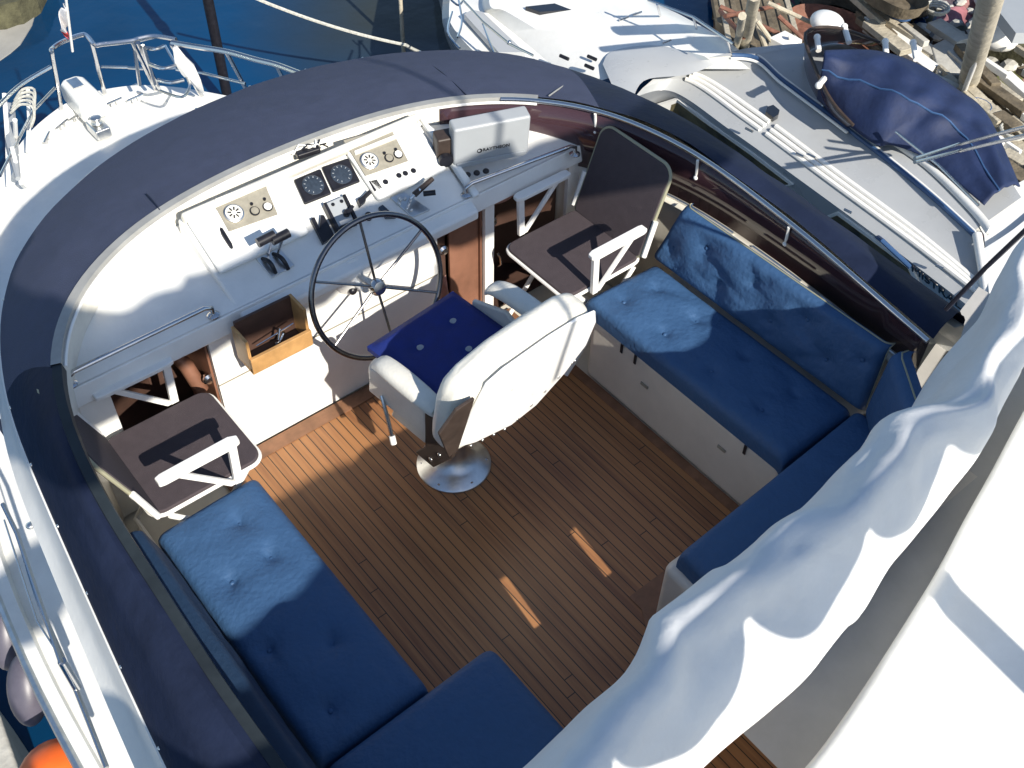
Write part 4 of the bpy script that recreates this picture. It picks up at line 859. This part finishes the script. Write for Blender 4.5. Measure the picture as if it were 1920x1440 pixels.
# aft cockpit sill, white
B().loft([row([(1660,262),(1740,320),(1820,400),(1850,440)],-.94),row([(1672,256),(1750,310),(1832,388),(1862,425)],-.90)]).build('cockpit_sill','gel',gb,smooth=True,solid=.03)
patch([(1800,368),(1835,400),(1905,345),(1990,300),(1990,450),(1930,520),(1855,560),(1845,440)],-.97,'cockpit_floor','gel')
B().tube([P(1832,440,-.93),P(1842,500,-.97),P(1850,560,-1.02)],.03,10).build('transom_capping','white',gb,smooth=True)
B().loft([row([(1852,602),(1900,520),(1990,420)],-1.12,12),row([(1838,470),(1900,430),(1960,380)],-.93,12)]).build('transom','grey',gb,smooth=True)
B().tube([P(1715,297,-.45),P(1800,270,-.62),P(1930,236,-.1)],.012,8).build('swim_ladder','steel',gb,smooth=True); B().tube([P(1715,304,-.45),P(1800,283,-.62),P(1930,252,-.1)],.012,8).build('swim_ladder','steel',gb,smooth=True)
B().tube([P(1680,247,-.72),P(1760,310,-.75),P(1835,385,-.78)],.010,8).build('canopy_bar','steel',gb,smooth=True)
# ================================================================ NEIGHBOUR: white cruiser
wb=thing('white_cruiser','white motor cruiser with a long smooth foredeck and dark hatch beyond the canvas cover','cruiser')
W0=[(800,-80),(828,20),(838,75),(880,150),(980,240)]
W1=[(838,-70),(829,25),(838,62),(872,105),(960,190)]
W1b=[(850,-60),(842,20),(850,52),(890,98),(980,180)]
W2=[(862,-60),(872,10),(895,40),(930,75),(1010,150)]
W3=[(900,-60),(905,12),(920,28),(985,80),(1090,170)]
W4=[(925,-60),(918,8),(950,22),(1030,72),(1130,150)]
W5=[(1060,-60),(1060,-10),(1080,20),(1130,70),(1200,128)]
W6=[(1180,-60),(1190,0),(1260,40),(1340,85),(1400,130)]
W7=[(1200,-60),(1215,-5),(1280,30),(1365,78),(1430,130)]
B().loft([row(W0,-2.25),row(W1,-1.2),row(W1b,-1.12)]).build('hull','grey',wb,smooth=True,label='grey topsides of the white cruiser')
B().loft([row(W1b,-1.12),row(W2,-1.12),row(W3,-1.09)]).build('side_deck','gel',wb,smooth=True)
B().loft([row(W3,-1.09),row(W4,-.98),row(W5,-.93),row(W6,-.96),row(W7,-1.1),row(W7,-2.25)]).build('coachroof','gel',wb,smooth=True,ang=50)
wq=[(985,12),(1040,6),(1072,18),(1012,22)]
patch(wq,-.93,'deck_hatch','windowglass',.04,wb)
patch([(870,26),(885,18),(905,22),(985,98),(935,98)],-1.05,'side_window','grey',.05,wb)
for pts in ([(860,0),(866,40),(858,70)],[(846,0),(860,10),(868,0)],[(905,45),(925,95),(932,100)],[(848,22),(840,60),(862,90)]):
    B().tube(curve([P(x,y,-.85) for x,y in pts],10),.009,6).build('bow_rail','steel',wb,smooth=True)
B().tube([P(x,y,-.82) for x,y in ((868,0),(905,40),(955,82),(1000,104))],.010,8).build('side_rail','steel',wb,smooth=True)
for x,y in ((955,80),): B().sphere(P(x,y,-.82),.02,.02,.02).build('rail_knob','steel',wb,smooth=True)
B().loft([row([(1130,120),(1150,95),(1230,85),(1320,105)],-.93,16),row([(1150,165),(1175,128),(1260,118),(1330,112)],-.90,16),row([(1185,190),(1210,150),(1290,140),(1345,118)],-.93,16)]).build('windscreen_shroud','grey',wb,smooth=True)
for x,y in ((1058,107),(1110,108),(1105,125)): 
    B().tube([P(x-8,y-3,-.92),P(x+8,y+4,-.92)],.014,8).build('wiper_arm','black',wb,smooth=True)
for x,y in ((1195,25),(1250,78),(1170,35)):
    B().tube([P(x-8,y+3,-.92),P(x+8,y-3,-.92)],.008,8).build('deck_cleat','steel',wb,smooth=True)
B().tube([P(1215,0,-.6),P(1300,32,-.6),P(1375,82,-.6)],.011,8).build('guard_rail','steel',wb,smooth=True)
for x,y in ((1232,8),(1300,32),(1365,76)): B().tube([P(x,y,-.6),P(x+6,y+22,-.95)],.010,8).build('rail_stanchion','steel',wb,smooth=True)
patch([(1240,0),(1300,-10),(1370,70),(1365,82),(1310,40)],-1.6,'side_shadow_cover','canopy',.02,wb) if False else None
# fittings between the two cruisers
# ================================================================ UPPER RIGHT: yard, pilings, hulks, planks
def thingmesh(b,name,m,label,cat,group=None,**k): return tag(b.build(name,m,**k),label,cat,group)
def beam(x0,y0,x1,y1,z,wd,th,m='timber'):
    a=P(x0,y0,z); c=P(x1,y1,z); L=(c-a).length; fr=frame(a,(c-a),Vector((0,0,1)).cross(c-a)); return B().box(0,L,-wd/2,wd/2,-th,0,mt=fr)
pl=[(1390,100,1415,-10,-1.1,.10,.1,'pale upright timber post leaning between white cruiser and the yard'),
    (1375,100,1392,30,-1.3,.06,.06,'thin crooked timber prop beside the pale post')]
for x0,y0,x1,y1,z,wd,th,lb in pl:
    a=P(x0,y0,-2.2); c=P(x1,y1,.0); thingmesh(B().tube([a,a.lerp(c,.5)+Vector((.02,0,0)),c],[wd*.6,wd*.5,wd*.45],10),'timber_post','timber',lb,'post',smooth=True)
a=P(1812,168,-2.0); c=P(1868,-40,.6); thingmesh(B().tube([a,c],[.09,.075],12),'yard_post','timber','tall grey timber post standing in the yard at the upper right','post',smooth=True)
a=P(1808,170,-1.6); c=P(1850,60,-.3); thingmesh(B().tube([a,c],.022,10),'white_pole','white','slim white pole rising behind the navy canopy','pole',smooth=True)
# rusty hulk
def hulk(pts_lo,pts_hi,zl,zh,name,m,label,cat,deck=None,deckm='darktimber'):
    t=thing(name,label,cat); n=40
    lo=curve([P(x,y,zl) for x,y in pts_lo],n); hi=curve([P(x,y,zh) for x,y in pts_hi],n); cen=sum(hi,Vector())/len(hi)
    B().loft([lo,hi],closed=True).build('hulk_side',m,t,smooth=True)
    inn=[p.lerp(cen,.12)-Vector((0,0,.12)) for p in hi]
    B().loft([hi,inn],closed=True).add(inn,[tuple(range(len(inn)))]).build('hulk_deck',deckm,t)
    return t
hulk([(1455,60),(1500,20),(1580,30),(1700,90),(1800,160),(1760,190),(1640,130),(1500,100)],[(1455,45),(1500,8),(1590,20),(1700,80),(1800,140),(1760,165),(1640,105),(1500,80)],-2.2,-1.75,'rusty_barge','rust','long rusty reddish brown barge hull lying behind the grey cruiser','barge','rust','rust')
hulk([(1500,10),(1560,0),(1640,35),(1740,85),(1720,70),(1620,10),(1560,-40)],[(1500,0),(1560,-15),(1645,20),(1745,72),(1725,55),(1625,-8),(1560,-60)],-2.2,-1.8,'blue_workboat','bluehull','faded blue work boat with dark deck at the top of the picture','work boat','rust','darktimber')
hulk([(1590,-30),(1640,-40),(1740,20),(1700,35),(1640,10)],[(1590,-45),(1640,-60),(1740,0),(1700,18),(1640,-8)],-2.15,-1.3,'dark_workboat','darktimber','dark brown timber work boat beyond the faded blue one','work boat','rust','darktimber')
random.seed(11)
names=[]
DEB=[]
for i in range(70):
    x=random.uniform(1600,1935); y=random.uniform(-30,60)+(x-1600)*random.uniform(.30,1.0)
    DEB.append((x,y,random.uniform(30,130),random.gauss(36,6)))
spots=['near the tall post','behind the canopy','beside the rusty barge','at the far edge of the yard','by the white pole','along the water line','under the other planks','near the slab']
cols=['grey','bleached','brown','pale']
for i,(x,y,L,ang) in enumerate(DEB):
    dx=L*math.cos(R(ang)); dy=L*math.sin(R(ang)); z=-1.78+random.uniform(0,.22)
    m=random.choice(['timber','timber','concrete','darktimber','white'])
    wd=random.uniform(.03,.15)
    o=beam(x,y,x+dx,y+dy,z,wd,.06).build('loose_plank',m,bev=.006)
    tag(o,'loose weathered plank lying in the heap of timber on the rubble shore','plank','loose planks on the rubble shore')
# concrete slab, boxes, white tank
thingmesh(B().prism([(P(x,y,-1.7).x,P(x,y,-1.7).y) for x,y in ((1745,85),(1790,62),(1850,100),(1825,140),(1760,135))],-2.1,-1.7),'concrete_slab','concrete','square brownish concrete slab on the shore left of the tall post','slab',bev=.02)
thingmesh(B().sphere(P(1868,66,-1.7),.16,.22,.13,18,12),'white_tarpaulin','white','rounded white tarpaulin heap right of the tall post','tarpaulin',smooth=True)
thingmesh(B().sphere(P(1551,42,-1.3),.13,.16,.09,18,12),'white_dome','white','small rounded white fibreglass dome on the rusty barge','dome',smooth=True)
thingmesh(B().box(-.1,.1,-.1,.1,-.25,.0,mt=Matrix.Translation(P(1474,72,-1.35))).tube([P(1482,68,-1.3),P(1486,90,-1.5)],.02,8),'white_locker','white','small white box with a curved handle between the grey cruiser and the barge','box',bev=.02)
for i,(x0,y0,x1,y1) in enumerate(((1350,12,1480,72),(1420,40,1460,95),(1360,30,1460,10),(1440,5,1560,60),(1395,70,1350,20),(1405,10,1440,100),(1460,30,1530,95))):
    thingmesh(B().tube([P(x0,y0,-1.25),P(x1,y1,-1.45)],.02,8),'scaffold_tube','timber' if i%2 else 'rust','thin pole among the jumble of props behind the white cruiser','prop pole','thin props behind the white cruiser',smooth=True)
jet=[P(1330,-40,-1.75),P(1345,40,-1.75),P(1400,100,-1.75),P(1520,110,-1.75),P(1480,20,-1.75),P(1440,-40,-1.75)]
jt=thing('timber_jetty','old brown timber jetty deck behind the white cruiser','jetty')
B().prism([(q.x,q.y) for q in jet],-1.83,-1.75).build('jetty_deck','darktimber',jt)
for i in range(7): 
    beam(1345+i*20,-40,1372+i*22,100,-1.735,.05,.02,'timber').build('deck_plank','timber' if i%3==0 else 'darktimber',jt,bev=.004)
roof=[P(1848,-60,-1.2),P(1872,20,-1.2),P(1905,62,-1.2),P(2000,60,-1.2),P(2000,-60,-1.2)]
thingmesh(B().prism([(q.x,q.y) for q in roof],-1.3,-1.2),'metal_roof','lightgrey','pale blue grey sheet roof at the top right corner','roof')
gr_=[P(1830,10,-1.86),P(1862,70,-1.86),P(1925,100,-1.86),P(1925,60,-1.86),P(1870,20,-1.86)]
o=B().prism([(q.x,q.y) for q in gr_],-2.1,-1.82).build('grass_strip','moss'); struct(o)
for k,(x,y) in enumerate(((1690,30),(1755,20),(1830,205),(1900,250))):
    q=P(x,y,-1.62); bb=B()
    for t in range(3): bb.tube([q+Vector(((.09+.012*t)*math.cos(a*.5236),(.09+.012*t)*math.sin(a*.5236),.018*t)) for a in range(12)],.011,6,closed=True)
    tag(bb.build('rope_coil_ashore','rope' if k%2 else 'stripe',smooth=True),['grey rope coil near the blue work boat','second rope coil beside the dark work boat','blue hose coil right of the white pole','rope coil at the right edge of the yard'][k] if False else ['blue hose coil ashore behind the blue work boat','grey rope coil ashore above the concrete slab','blue hose coil ashore near the foot of the white pole','grey rope coil ashore close to the right edge'][k],'coil')
# rubble stones: nobody could count them
rs=B()
for i in range(700):
    u=random.random(); v=random.random(); q=shore_fn(u,v); s=random.uniform(.02,.09)
    k=len(rs.v); rs.sphere(q+Vector((0,0,s*.4)),s*random.uniform(.7,1.6),s,s*.6,6,4,mt=None)
o=rs.build('rubble_stones','concrete'); tag(o,'scattered pale rubble stones on the shore at the upper right','rubble'); o['kind']='stuff'
